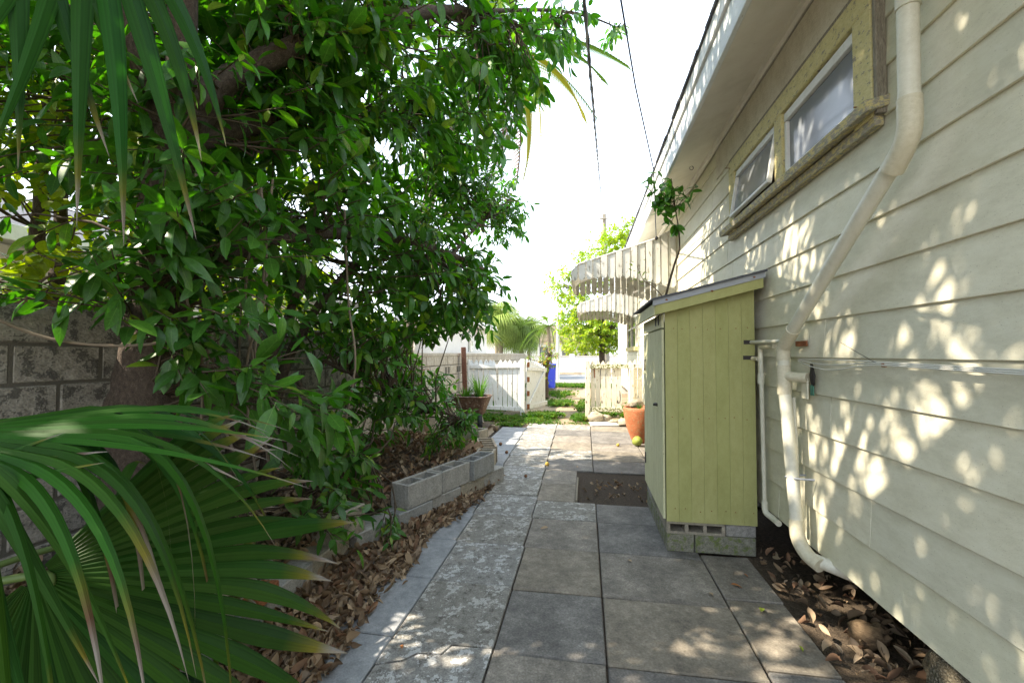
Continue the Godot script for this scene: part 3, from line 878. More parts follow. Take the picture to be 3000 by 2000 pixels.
# ---------------------------------------------------------------- pipes and wires on the wall
func build_pipes() -> void:
	var p := 1.13
	var o := thing("drain_pipe", "thick cream plastic drain pipe zigzagging down the clapboard wall", "pipe", V(p, 0.3, 2.6))
	var r := 0.032
	put(o, "pipe", tube([V(p, 3.33, 1.735), V(p, 2.2, 1.745)], [r], 20), M.pvc)
	put(o, "elbow", tube(smooth_path([V(p, 2.30, 1.744), V(p, 2.20, 1.746), V(p, 2.14, 1.775), V(p, 2.08, 1.84)], 5), [r + 0.0045], 20), M.pvc_joint)
	put(o, "coupling", tube([V(p, 2.70, 1.738), V(p, 2.62, 1.739)], [r + 0.0045], 20), M.pvc)
	put(o, "pipe", tube([V(p, 2.16, 1.755), V(p, 1.47, 2.755)], [r], 20), M.pvc)
	put(o, "elbow", tube(smooth_path([V(p, 1.535, 2.66), V(p, 1.47, 2.745), V(p, 1.43, 2.785), V(p, 1.365, 2.79)], 5), [r + 0.0045], 20), M.pvc_joint)
	put(o, "pipe", tube([V(p, 1.40, 2.789), V(p, 1.17, 2.779)], [r], 20), M.pvc)
	put(o, "tee", tube([V(p, 1.335, 2.788), V(p, 1.17, 2.779)], [r + 0.005], 20), M.pvc_joint)
	put(o, "branch", tube([V(p, 1.275, 2.785), V(p + 0.03, 1.272, 2.73), V(p + 0.075, 1.27, 2.67)], [r - 0.004], 18), M.pvc_joint)
	put(o, "pipe", tube([V(p, 1.2, 2.78), V(p, 0.46, 2.655)], [r], 20), M.pvc)
	put(o, "elbow", tube(smooth_path([V(p, 0.50, 2.662), V(p, 0.41, 2.645), V(p + 0.02, 0.345, 2.60), V(p + 0.05, 0.32, 2.52)], 5), [r + 0.0045], 20), M.pvc_joint)
	put(o, "pipe", tube([V(p + 0.035, 0.335, 2.56), V(1.72, 0.22, 2.2)], [r], 20), M.pvc)
	put(o, "strap", B(0.01, 0.03, 0.13, 0.002), M.rust, at(V(W - 0.005, 1.46, 2.76)))
	for q in [[3.05, 1.737], [0.72, 2.70]]:
		put(o, "strap", tube([V(W - 0.002, q[0], q[1] - 0.05), V(p, q[0], q[1] - 0.036), V(p - 0.034, q[0], q[1]), V(p, q[0], q[1] + 0.036), V(W - 0.002, q[0], q[1] + 0.05)], [0.006], 6), M.metal_grey)
	var q := 1.165
	var o2 := thing("water_pipe", "thin white water pipe rising beside the shed to an elbow", "pipe", V(q, 0.36, 3.2))
	put(o2, "pipe", tube([V(q, 1.41, 3.22), V(q, 0.40, 3.19)], [0.0135], 12), M.pvc)
	put(o2, "elbow", tube(smooth_path([V(q, 0.43, 3.19), V(q, 0.365, 3.18), V(q + 0.02, 0.345, 3.13), V(q + 0.02, 0.345, 3.03)], 4), [0.019], 12), M.pvc)
	put(o2, "copper_section", tube([V(q, 1.44, 3.225), V(q, 1.27, 3.222)], [0.016], 12), M.pvc_joint)
	put(o2, "coupling", tube([V(q, 1.27, 3.222), V(q, 1.20, 3.22)], [0.021], 12), M.pvc)
	put(o2, "elbow", tube(smooth_path([V(q, 1.40, 3.224), V(q, 1.445, 3.22), V(q, 1.45, 3.15), V(q, 1.45, 3.0)], 4), [0.016], 12), M.pvc_joint)
	put(o2, "stub", tube([V(q - 0.02, 1.372, 3.40), V(q - 0.01, 1.368, 3.24)], [0.014], 12), M.pvc_joint)
	var o3 := thing("relief_pipe", "short horizontal pipe running from the shed to the drain pipe", "pipe", V(1.15, 1.47, 3.2))
	put(o3, "pipe", tube([V(1.14, 1.483, 3.40), V(1.155, 1.476, 2.80)], [0.012], 12), M.pvc)
	put(o3, "slot_collar", tube([V(1.14, 1.483, 3.345), V(1.14, 1.483, 3.325)], [0.018], 12), M.pvc_joint)
	var o4 := thing("overflow_tube", "slim pipe strapped close behind the lower drain pipe", "pipe", V(1.18, 0.45, 2.75))
	put(o4, "pipe", tube([V(1.185, 1.15, 2.80), V(1.18, 0.43, 2.735)], [0.011], 10), M.pvc)
	put(o4, "cap", tube([V(1.18, 0.47, 2.738), V(1.18, 0.42, 2.734)], [0.016], 10), M.pvc_joint)
	# bundle of white cables along the lap
	var c := thing("wall_cable", "white cables clipped along the siding beyond the drain pipe", "cable", V(1.2, 1.36, 2))
	for k in 3:
		var pts := []
		for i in 26:
			var d := 2.76 - i * 0.14
			var sag := 0.02 * sin(clampf((2.76 - d) / 0.62, 0, 1) * PI) * float(k)
			pts.append(V(1.201 - k * 0.003, 1.372 - 0.006 * k - sag - 0.02 * clampf(2.3 - d, 0, 1), d))
		put(c, "wire", tube(pts, [0.0035], 6), M.cable_white)
	put(c, "tail", tube(smooth_path([V(1.20, 1.36, 2.07), V(1.185, 1.40, 2.16), V(1.18, 1.455, 2.30)], 4), [0.0012], 5), M.iron_and_hole_dark)
	put(c, "clip", B(0.012, 0.016, 0.02, 0.002), M.rust, at(V(1.20, 1.355, 2.03)))
	# broken hole where the branch enters
	var e := thing("broken_siding", "ragged hole in the siding showing green and dark wood", "hole", V(1.21, 1.25, 2.6))
	put(e, "hole", blob(Vector3(0.006, 0.06, 0.024), 0.8, 9, 2.2), M.iron_and_hole_dark, at(V(1.206, 1.285, 2.625)))  # near-black lump painting the dark inside of the hole
	put(e, "old_wood", B(0.006, 0.055, 0.034, 0.001), mat([0.06, 0.17, 0.12], 0.8), at(V(1.206, 1.205, 2.63)))
	put(e, "patch_board", B(0.008, 0.115, 0.07, 0.002), M.siding, at(V(1.202, 1.21, 2.70)))

# ---------------------------------------------------------------- awnings
func curve_at(pts: Array, x: float) -> float:
	for i in pts.size() - 1:
		if x <= pts[i + 1][0]:
			return lerpf(pts[i][1], pts[i + 1][1], clampf((x - pts[i][0]) / (pts[i + 1][0] - pts[i][0]), 0, 1))
	return pts[-1][1]

func awning(label: String, d0: float, d1: float, dy: float) -> void:
	var a := thing("awning", label, "awning", V(W, 2.4, (d0 + d1) / 2), "metal slat awnings on the house wall")
	var topc := [[-0.19, 2.50], [-0.17, 2.56], [-0.085, 2.645], [0.183, 2.727], [0.548, 2.834], [0.936, 2.952], [1.2, 3.09]]
	var botc := [[-0.19, 2.43], [0.18, 2.456], [0.55, 2.453], [0.86, 2.392], [1.13, 2.319], [1.2, 2.30]]
	for side in 2:
		var d := d0 if side == 0 else d1
		var w := 0.1
		for k in 14:
			var xa := -0.19 + k * w
			var poly := PackedVector2Array()
			var e := 0.004 if k % 2 else 0.010
			var yb: float = curve_at(botc, xa + w / 2) + dy
			for j in 9:                                      # scalloped foot
				var th := PI + PI * j / 8.0
				poly.append(Vector2(xa + w / 2 + cos(th) * (w / 2 - e), yb + sin(th) * 0.045 + 0.03))
			poly.append(Vector2(xa + w - e, curve_at(topc, xa + w - e) + dy))
			poly.append(Vector2(xa + w / 2, curve_at(topc, xa + w / 2) + dy))
			poly.append(Vector2(xa + e, curve_at(topc, xa + e) + dy))
			put(a, "slat", prism(poly, 0.006), M.awning if k % 3 else M.awning_b, at(V(0, 0, d + (0.006 if k % 2 else -0.006))))
		var rim := []
		for q in topc: rim.append(V(q[0], q[1] + dy + 0.004, d))
		put(a, "edge_rail", tube(rim, [0.011], 8), M.awning)
		var bar := []
		for q in botc: bar.append(V(q[0], q[1] + dy + 0.10, d + 0.018))
		put(a, "stay_bar", tube(bar, [0.008], 6), M.awning)
		put(a, "brace", tube([V(1.2, 2.28 + dy, d + 0.02), V(0.3, 2.56 + dy, d + 0.02)], [0.006], 6), M.awning)
	var n := int((d1 - d0) / 0.1)
	for k in n:                                             # roof and front valance, strip by strip
		var dd := d0 + (k + 0.5) * (d1 - d0) / n
		var prof := []
		for q in topc: prof.append(Vector2(q[0], q[1] + dy))
		var poly := PackedVector2Array()
		poly.append(Vector2(-0.19, 2.40 + dy))
		for q in prof: poly.append(q)
		for i in range(prof.size() - 1, -1, -1): poly.append(prof[i] + Vector2(0.005, -0.006))
		poly.append(Vector2(-0.184, 2.40 + dy))
		put(a, "roof_slat", prism(poly, (d1 - d0) / n - 0.006), M.awning if k % 2 else M.awning_b, at(V(0, 0.006 if k % 2 else 0.0, dd)))
	put(a, "front_rail", B(0.03, 0.03, d1 - d0, 0.004), M.awning, at(V(-0.165, 2.46 + dy, (d0 + d1) / 2)))
	put(a, "wall_rail", B(0.03, 0.05, d1 - d0 + 0.04, 0.004), M.awning, at(V(1.196, 3.08 + dy, (d0 + d1) / 2)))

func build_awnings() -> void:
	awning("slatted metal awning with scalloped edges just past the green closet", 6.2, 7.85, 0.0)
	awning("slatted metal awning over the far sash window beyond the fence", 10.7, 13.4, -0.03)

# ---------------------------------------------------------------- boundary wall
func build_block_wall() -> void:
	var w := thing("block_wall", "weathered concrete block boundary wall running behind the tree", "wall", V(-2.8, 0, 6))
	var X := -2.8
	put(w, "mortar", B(0.180, 1.63, 9.3, 0.0), M.mortar, at(V(X, 0.83, 1.75)))
	put(w, "mortar", B(0.180, 1.36, 13.7, 0.0), M.mortar, at(V(X, 0.69, 13.35)))
	var count := 0
	var rest := begin()
	for c in 9:
		var y := 1.55 - c * 0.2
		if y < 0.0: break
		var d := -2.9 + (0.2 if c % 2 else 0.0)
		while d < 20.1:
			var low := d > 6.3
			if not (low and c < 1):
				var yy := y - (0.07 if low else 0.0)
				var opening := low and c == 2 and (absf(d - 8.3) < 0.25 or absf(d - 9.2) < 0.2)
				var size := Vector3(0.19, 0.188, 0.388)
				var m: Material = M.wall_stain_shade if not low else M.wall_pale
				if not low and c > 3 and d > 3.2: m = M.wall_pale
				var t := at(V(X + rng.randf_range(-0.002, 0.003), yy, d + 0.2))
				var seen := y > 0.3 and d > 1.2 and not (d > 10.4)
				if not opening:
					if seen and count < 240:
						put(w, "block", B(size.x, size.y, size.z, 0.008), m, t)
						count += 1
					else:
						cbox(rest, t, size, 0.008)
				else:
					put(w, "breeze_block", breeze(), m, t)
			d += 0.4
	var r := put(w, "far_blocks", done(rest), M.wall_pale)
	r.set_meta("kind", "stuff")
	put(w, "coping", B(0.21, 0.07, 13.6, 0.01), M.wall_pale, at(V(X, 1.39, 13.3)))

func breeze() -> ArrayMesh:
	if not box_cache.has("breeze"):
		var st := begin()
		for s in [-1.0, 1.0]:
			cbox(st, at(Vector3(0, s * 0.079, 0)), Vector3(0.19, 0.03, 0.388), 0.004)
			cbox(st, at(Vector3(0, 0, s * 0.174)), Vector3(0.188, 0.128, 0.04), 0.0)
		cbox(st, at(Vector3.ZERO), Vector3(0.186, 0.128, 0.04), 0.0)
		box_cache["breeze"] = done(st)
	return box_cache["breeze"]

# ---------------------------------------------------------------- loose hollow blocks edging the bed
func hollow_block(ln := 0.40, ht := 0.19, wd := 0.19, cores := 2) -> ArrayMesh:
	var key := "hollow%.2f,%.2f,%.2f,%d" % [ln, ht, wd, cores]
	if not box_cache.has(key):
		var st := begin()
		var t := 0.03
		for s in [-1.0, 1.0]:
			cbox(st, at(Vector3(s * (wd / 2 - t / 2), 0, 0)), Vector3(t, ht, ln), 0.005)
		for k in cores + 1:
			cbox(st, at(Vector3(0, -0.0015 if k > 0 and k < cores else 0.0, lerpf(-ln / 2 + t / 2, ln / 2 - t / 2, float(k) / cores))), Vector3(wd - 2 * t + 0.002, ht - 0.003, t), 0.003)
		box_cache[key] = done(st)
	return box_cache[key]

func build_edging() -> void:
	var ordinals := ["first", "second", "third", "fourth", "fifth", "sixth", "seventh", "eighth", "ninth", "tenth", "eleventh", "twelfth"]
	var group := "lower course of the bed edging"
	var pts := []
	for k in 6: pts.append([-1.70, 2.66 - k * 0.41, 0.0])
	pts.reverse()
	var d := 3.02
	for k in 5:
		var x := lerpf(-1.60, -1.08, k / 4.0)
		pts.append([x + 0.03, d + 0.06, 20.5])
		d += 0.405
	pts.reverse()
	for i in pts.size():
		var q: Array = pts[i]
		single("concrete_block", "sunken lower edging block, %s counting from the tan crosswise block" % ordinals[i], "block", B(0.19, 0.19, 0.396, 0.006), [M.block, M.block_tan, M.block, M.block_blue][i % 4], at(V(q[0], 0.068, q[1]), rot(0, -q[2] + rng.randf_range(-1.5, 1.5), 0)), group)
	for k in 3:
		single("concrete_block", "upper edging block behind the palm leaves, %s from the red brick" % ordinals[k], "block", hollow_block(), [M.block_tan, M.block][k % 2], at(V(-1.73, 0.26, 1.75 - k * 0.41), rot(0, rng.randf_range(-2, 2), 0)), "second course behind the palm")
	single("hollow_block", "lone hollow block on the bed between the palm and the loose blocks", "block", hollow_block(0.3, 0.19, 0.19, 1), M.block_tan, at(V(-1.66, 0.255, 2.82), rot(0, -12, 0)))
	# three loose ones on top
	var tops := [[-1.405, 3.60, 19.5, "first of three loose grey hollow blocks, at the open end by the palm", M.block], [-1.268, 4.03, 19.0, "middle one of three loose grey hollow blocks on the edging", M.block], [-1.105, 4.46, 15.5, "last of three loose grey hollow blocks, chipped corner, next to the stack", M.block_blue]]
	for q in tops:
		single("hollow_block", q[3], "block", hollow_block(0.43), q[4], at(V(q[0], 0.262, q[1]), rot(0, -q[2], 0)), "loose hollow blocks on the edging")
	# further blocks standing where the edging turns
	single("hollow_block", "tan hollow block laid crosswise behind the loose grey blocks", "block", hollow_block(0.40, 0.19, 0.22, 3), M.block_tan, at(V(-1.20, 0.13, 5.25), rot(0, 4, 0)), "blocks at the turn of the edging")
	single("hollow_block", "pinkish brown hollow block with four cores beside the tan block", "block", hollow_block(0.62, 0.2, 0.24, 4), M.block_warm, at(V(-1.32, 0.12, 5.86), rot(0, 17, 0)), "blocks at the turn of the edging")
	single("hollow_block", "pale hollow block standing under the wheelbarrow's front", "block", hollow_block(0.40, 0.24, 0.26, 1), M.block_tan, at(V(-1.72, 0.13, 6.70), rot(0, 70, 0)), "blocks at the turn of the edging")
	single("board", "short brown board leaning inside the edging blocks", "board", B(0.14, 0.025, 0.6, 0.003), M.wood_brown, at(V(-1.46, 0.19, 5.3), rot(14, -24, -28)))
	single("brick", "red brick piece wedged on the edging behind the palm leaf", "brick", B(0.1, 0.065, 0.2, 0.006), M.rust, at(V(-1.62, 0.19, 2.02), rot(0, 8, 0)))

# ---------------------------------------------------------------- fences and gate
func picket(w: float, h: float, round_ := false) -> ArrayMesh:
	var key := "picket%.3f,%.3f,%s" % [w, h, round_]
	if not box_cache.has(key):
		var p := PackedVector2Array([Vector2(-w / 2, 0), Vector2(w / 2, 0), Vector2(w / 2, h - 0.075), Vector2(w * 0.36, h - 0.045), Vector2(0, h), Vector2(-w * 0.36, h - 0.045), Vector2(-w / 2, h - 0.075)])
		box_cache[key] = prism(p, 0.018)
	return box_cache[key]

func build_fences() -> void:
	var f := thing("picket_fence", "white picket fence with one slipped picket, behind the planted wheelbarrow", "fence", V(-2.05, 0, 10.05))
	var D := 10.05
	for k in 11:
		var x := -2.62 + k * 0.113
		var lean := 4.0 if k == 5 else rng.randf_range(-0.5, 0.5)
		if k == 5: x += 0.03
		put(f, "picket", picket(0.095, 1.16), M.picket, at(V(x, 0.11 + rng.randf_range(-0.015, 0.01), D + 0.02), rot(0, 0, lean)))
	put(f, "rail", B(1.27, 0.085, 0.04, 0.004), M.picket, at(V(-2.06, 1.12, D - 0.012), rot(0, 0, 0.8)))
	put(f, "rail", B(1.27, 0.085, 0.04, 0.004), M.picket, at(V(-2.06, 0.165, D - 0.012), rot(0, 0, -1.6)))
	put(f, "rail", B(1.27, 0.1, 0.04, 0.004), M.wood_grey, at(V(-2.06, 0.03, D + 0.012)))
	put(f, "post", B(0.10, 1.29, 0.10, 0.006), M.picket, at(V(-1.415, 0.64, D)))
	put(f, "post", B(0.05, 1.28, 0.07, 0.005), M.picket, at(V(-2.68, 0.63, D)))
	# open gate leaf, hinged on the post and swung away
	var g := thing("gate", "white picket gate swung open on rusty hinges", "gate", V(-1.345, 0.08, 10.1))
	g.rotation.y = deg_to_rad(73)
	var T := g.global_transform
	var n := 10
	for k in n:
		var u := (k + 0.5) / n
		var top := 1.17 - 0.20 * u * u
		put(g, "picket", picket(0.105, top), M.picket, T * at(Vector3(0.03 + u * 1.12, 0.02, 0.0)))
	put(g, "rail", B(1.14, 0.085, 0.035, 0.004), M.picket, T * at(Vector3(0.59, 0.96, 0.03), rot(0, 0, -3)))
	put(g, "rail", B(1.17, 0.095, 0.035, 0.004), M.picket, T * at(Vector3(0.61, 0.10, 0.03)))
	put(g, "brace", B(1.22, 0.075, 0.03, 0.004), M.picket, T * at(Vector3(0.60, 0.53, 0.034), rot(0, 0, 38)))
	for y in [1.02, 0.68, 0.36, 0.06]:
		var hp := put(g, "hinge", B(0.055, 0.12, 0.010, 0.002), M.rust, T * at(Vector3(0.0, y + 0.06, 0.056), rot(0, -60, 0)))
		put(g, "hinge", B(0.05, 0.105, 0.009, 0.002), M.rust, T * at(Vector3(0.055, y + 0.06, 0.052)))
	# right-hand fence
	var r := thing("picket_fence", "old cream picket fence with mossy rails beside the clay pot", "fence", V(0.55, 0, 9.7))
	D = 9.75
	for k in 8:
		if k == 6: continue
		put(r, "picket", picket(0.098, 1.10), M.picket_old, at(V(0.155 + k * 0.112, 0.17 + rng.randf_range(-0.02, 0.02), D + 0.02), rot(0, 0, rng.randf_range(-0.8, 0.8))))
	for x in [1.045, 1.15]:
		put(r, "picket", picket(0.09, 1.14), M.picket_old, at(V(x, 0.15, D + 0.02)))
	put(r, "top_rail", B(1.0, 0.09, 0.045, 0.004), M.rail_moss, at(V(0.56, 1.14, D - 0.014), rot(0, 0, 1.0)))
	put(r, "bottom_rail", B(1.0, 0.09, 0.045, 0.004), M.rail_moss, at(V(0.56, 0.215, D - 0.014)))
	put(r, "short_rail", B(0.2, 0.09, 0.045, 0.004), M.picket_old, at(V(1.11, 1.15, D - 0.014)))
	put(r, "post", B(0.10, 1.26, 0.10, 0.006), M.picket_old, at(V(0.045, 0.63, D)))
	put(r, "post", B(0.10, 1.2, 0.09, 0.006), M.picket_old, at(V(0.965, 0.6, D)))
	put(r, "strap", B(0.025, 0.22, 0.006, 0.001), M.rust, at(V(0.19, 1.0, D - 0.004), rot(0, 0, 3)))
	var hook := smooth_path([V(0.72, 0.62, D - 0.01), V(0.735, 0.45, D - 0.015), V(0.71, 0.36, D - 0.015), V(0.67, 0.38, D - 0.015), V(0.675, 0.42, D - 0.015)], 4)
	put(r, "hook", tube(hook, [0.008], 6), M.iron_and_hole_dark)
	var coil := []
	for k in 22: coil.append(V(1.08 + 0.12 * cos(k * 0.6), 1.0 + 0.13 * sin(k * 0.6), D - 0.05 - 0.002 * k))
	single("wire_coil", "coil of pale wire hung on the cream fence", "wire", tube(coil, [0.004], 5), M.cable_white, Transform3D())
	single("steel_post", "rusty steel post standing at the end of the white fence", "post", B(0.10, 1.7, 0.10, 0.006), M.rust_post, at(V(-2.57, 0.70, 9.3), rot(0, 12, 2.2)))
	# neighbour's brown fence tops over the wall
	for k in 7:
		single("fence_board", "brown dog-eared board above the block wall, %s from the big trunk" % ["seventh", "sixth", "fifth", "fourth", "third", "second", "first"][k], "fence board", dog_ear(), M.wood_brown, at(V(-3.12, 0.02 + rng.randf_range(-0.01, 0.01), 1.55 + k * 0.15), rot(0, 90, 0)), "neighbour's fence boards over the wall")

func dog_ear() -> ArrayMesh:
	if not box_cache.has("dog"):
		box_cache["dog"] = prism(PackedVector2Array([Vector2(-0.07, 0), Vector2(0.07, 0), Vector2(0.07, 1.66), Vector2(0.04, 1.70), Vector2(-0.04, 1.70), Vector2(-0.07, 1.66)]), 0.018)
	return box_cache["dog"]

# ---------------------------------------------------------------- things in the yard
func build_yard_things() -> void:
	# wheelbarrow used as planter
	var b := thing("wheelbarrow", "rusty brown wheelbarrow planted with strappy green leaves", "wheelbarrow", V(-2.05, 0, 8.1))
	var st := begin()
	var rings := []
	var lv := [[0.62, 0.36, 0.27], [0.60, 0.35, 0.26], [0.44, 0.29, 0.21], [0.32, 0.22, 0.16], [0.27, 0.18, 0.13]]
	st.set_smooth_group(0)
	for q in lv:
		var ring := []
		for k in 24:
			var a := TAU * k / 24
			var ca := cos(a)
			var sa := sin(a)
			ring.append(V(-2.1 + (0.03 if q[0] < 0.4 else 0.0) + signf(ca) * pow(absf(ca), 0.32) * q[1], q[0], 8.05 + signf(sa) * pow(absf(sa), 0.32) * q[2]))
		rings.append(ring)
	for i in rings.size() - 1:
		for k in 24:
			for v in [rings[i][k], rings[i][(k + 1) % 24], rings[i + 1][(k + 1) % 24], rings[i][k], rings[i + 1][(k + 1) % 24], rings[i + 1][k]]: st.add_vertex(v)
	st.set_smooth_group(-1)
	face(st, rings[-1], V(-2.1, 0.6, 8.05))
	put(b, "tray", done(st), M.barrow)
	var lip: Array = rings[0].duplicate()
	lip.append(rings[0][0])
	put(b, "rim", tube(lip, [0.012], 8), M.barrow)
	put(b, "soil", blob(Vector3(0.34, 0.03, 0.25), 0.2, 3), M.soil, at(V(-2.1, 0.585, 8.05)))
	var wheel := sub(b, "wheel", V(-1.89, 0.15, 7.86))
	wheel.rotation_degrees = Vector3(0, 18, 0)
	put(wheel, "tyre", lathe([Vector2(0.155, -0.035), Vector2(0.165, -0.02), Vector2(0.165, 0.02), Vector2(0.155, 0.035), Vector2(0.10, 0.035), Vector2(0.10, -0.035), Vector2(0.155, -0.035)], 22), M.tyre, wheel.global_transform * at(Vector3.ZERO, rot(0, 0, 90)))
	put(wheel, "rim", lathe([Vector2(0.02, 0.045), Vector2(0.03, 0.03), Vector2(0.10, 0.022), Vector2(0.10, -0.022), Vector2(0.03, -0.03), Vector2(0.02, -0.045)], 16), M.iron_and_hole_dark, wheel.global_transform * at(Vector3.ZERO, rot(0, 0, 90)))
	for s in [-0.07, 0.07]:
		put(b, "handle", tube(smooth_path([V(-1.89 + s * 0.9, 0.15, 7.86), V(-2.08 + s * 2.2, 0.26, 8.1), V(-2.4 + s * 2.6, 0.5, 8.7)], 4), [0.017], 8), M.wood_grey)
	for x in [-2.28, -2.0]:
		put(b, "leg", tube([V(x, 0.30, 8.22), V(x - 0.02, 0.0, 8.3)], [0.012], 8), M.iron_and_hole_dark)
	strappy(b, V(-1.93, 0.59, 8.02), 46, 0.66, 0.9)
	strappy(b, V(-2.22, 0.59, 8.05), 40, 0.34, 1.1)
	# leaning weathered boards between the wall and the barrow
	var q := [[-2.45, 0.0, 6.6, 1.35, 14.0, 20.0], [-2.50, 0.0, 6.75, 1.30, 18.0, 18.0], [-2.36, 0.0, 6.9, 1.2, 12.0, 24.0], [-2.52, 0.0, 6.35, 1.5, 9.0, 8.0], [-2.28, 0.0, 7.1, 1.15, 15.0, 26.0], [-2.55, 0.0, 6.2, 1.25, 4.0, 6.0]]
	for k in q.size():
		var e: Array = q[k]
		single("leaning_board", "weathered plank leaning on the block wall, %s from the wheelbarrow" % ["fourth", "third", "second", "fifth", "first", "sixth"][k], "plank", B(0.13, e[3], 0.025, 0.003), [M.wood_grey, M.wood_grey, M.picket_old][k % 3], at(V(e[0], e[3] / 2 - 0.02, e[2]), rot(0, 60 - k * 9, e[5])), "planks leaning on the block wall")
	single("wood_panel", "dark weathered wooden panel standing behind the leaning planks", "panel", B(0.04, 1.1, 0.75, 0.005), M.wood_brown, at(V(-2.63, 0.6, 6.95), rot(0, 0, 6)))
	# clay pot
	var p := thing("clay_pot", "round glazed terracotta pot on the paving behind the green closet", "pot", V(0.86, 0, 7.35))
	put(p, "pot", lathe([Vector2(0.0, 0.0), Vector2(0.12, 0.0), Vector2(0.15, 0.06), Vector2(0.215, 0.24), Vector2(0.25, 0.40), Vector2(0.262, 0.50), Vector2(0.262, 0.545), Vector2(0.248, 0.558), Vector2(0.232, 0.55), Vector2(0.23, 0.48), Vector2(0.0, 0.48)], 36), M.terracotta, at(V(0.86, 0, 7.35)))
	strappy(p, V(0.83, 0.49, 7.3), 12, 0.24, 0.5)
	put(p, "soil", blob(Vector3(0.225, 0.025, 0.225), 0.2, 5), M.soil, at(V(0.86, 0.49, 7.35)))
	single("rock", "pale stone resting on the soil of the clay pot", "rock", blob(Vector3(0.11, 0.075, 0.09), 0.5, 21), M.rock, at(V(0.80, 0.60, 7.42)))
	single("coconut", "green coconut lying against the foot of the clay pot", "coconut", blob(Vector3(0.075, 0.095, 0.075), 0.1, 6), M.coconut, at(V(0.775, 0.075, 7.02), rot(70, 20, 0)))
	single("coconut", "split dry coconut husk among leaves under the house", "coconut", blob(Vector3(0.062, 0.09, 0.062), 0.5, 16, 1.6), M.husk, at(V(1.34, 0.055, 2.42), rot(60, 40, 0)))
	# fallen fruit
	var fruits := [[-1.011, 5.106, 0.036, "round brown fruit lying beside the corner of the edging blocks", M.fruit_brown], [-0.479, 5.602, 0.026, "yellowish fruit in the middle of the paving", M.fruit_yellow], [-1.101, 6.19, 0.022, "small brown fruit on the slab beside the tan block", M.fruit_brown], [-1.291, 6.726, 0.026, "small dark fruit near the weeds on the paving", M.fruit_brown], [-0.676, 5.043, 0.018, "flattened brown fruit near the lichen slab", M.fruit_brown], [0.483, 6.954, 0.024, "yellow brown fruit on the paving left of the clay pot", M.fruit_yellow], [-1.62, 7.95, 0.05, "dry coconut beside the wheelbarrow's wheel", M.husk]]
	for f in fruits:
		single("fallen_fruit", f[3], "fruit", blob(Vector3.ONE * f[2], 0.2, int(f[1] * 10)), f[4], at(V(f[0], f[2] * 0.9, f[1])), "fruit fallen on the paving")
	# stones by the fence
	var stones := [[0.22, 9.35, 0.17, 0.13], [0.42, 9.4, 0.12, 0.09], [0.78, 9.05, 0.2, 0.09], [0.98, 9.1, 0.14, 0.07], [0.55, 9.2, 0.11, 0.05]]
	var words := ["large tan rock at the foot of the cream fence post", "small tan rock next to the large one by the fence", "flat pale stone in front of the cream fence", "rounded pale stone between the fence and the pot", "low white stone between the rocks and the paving"]
	for k in stones.size():
		var e: Array = stones[k]
		single("rock", words[k], "rock", blob(Vector3(e[2], e[3], e[2] * 0.8), 0.5, 30 + k), M.rock, at(V(e[0], e[3] * 0.6, e[1]), rot(0, k * 50, 0)), "rocks along the cream fence")
	single("stepping_slab", "loose pale slab before the cream fence", "slab", B(0.55, 0.05, 0.4, 0.01), M.concrete, at(V(0.35, 0.0, 9.05), rot(0, 8, 1)))

func strappy(parent: Node3D, p: Vector3, n: int, ln: float, spread: float) -> void:
	for k in n:
		var a := rng.randf() * TAU
		var out := Vector3(cos(a), 0, sin(a)) * rng.randf_range(0.15, spread)
		var l := ln * rng.randf_range(0.55, 1.05)
		var base := p + Vector3(cos(a), 0, sin(a)) * rng.randf() * 0.1 * spread
		put(parent, "leaf", blade(base, (out * 0.6 + Vector3.UP).normalized(), l, 0.02, 0.5, [0.06, 0.16, 0.03], [0.10, 0.20, 0.04]), M.grass)

func blade(p: Vector3, dir: Vector3, ln: float, w: float, droop: float, c0: Array, c1: Array) -> ArrayMesh:
	var st := SurfaceTool.new()
	st.begin(Mesh.PRIMITIVE_TRIANGLES)
	st.set_smooth_group(0)
	var side := dir.cross(Vector3.UP)
	if side.length() < 0.05: side = Vector3.RIGHT
	side = side.normalized()
	var prev := []
	var n := 6
	var g := rng.randf_range(0.75, 1.25)
	for i in n + 1:
		var t := float(i) / n
		var c := p + dir * ln * t + Vector3.DOWN * droop * ln * t * t * 0.6 + Vector3(dir.x, 0, dir.z) * ln * 0.35 * t * t
		var ww := w * (1.0 - t * t) * 0.5 + 0.0005
		var col := Color(lerpf(c0[0], c1[0], t) * g, lerpf(c0[1], c1[1], t) * g, lerpf(c0[2], c1[2], t) * g)
		var row := [c - side * ww, c + side * ww]
		if i > 0:
			st.set_color(col)
			for v in [prev[0], prev[1], row[1], prev[0], row[1], row[0]]: st.add_vertex(v)
		prev = row
	st.generate_normals()
	return st.commit()

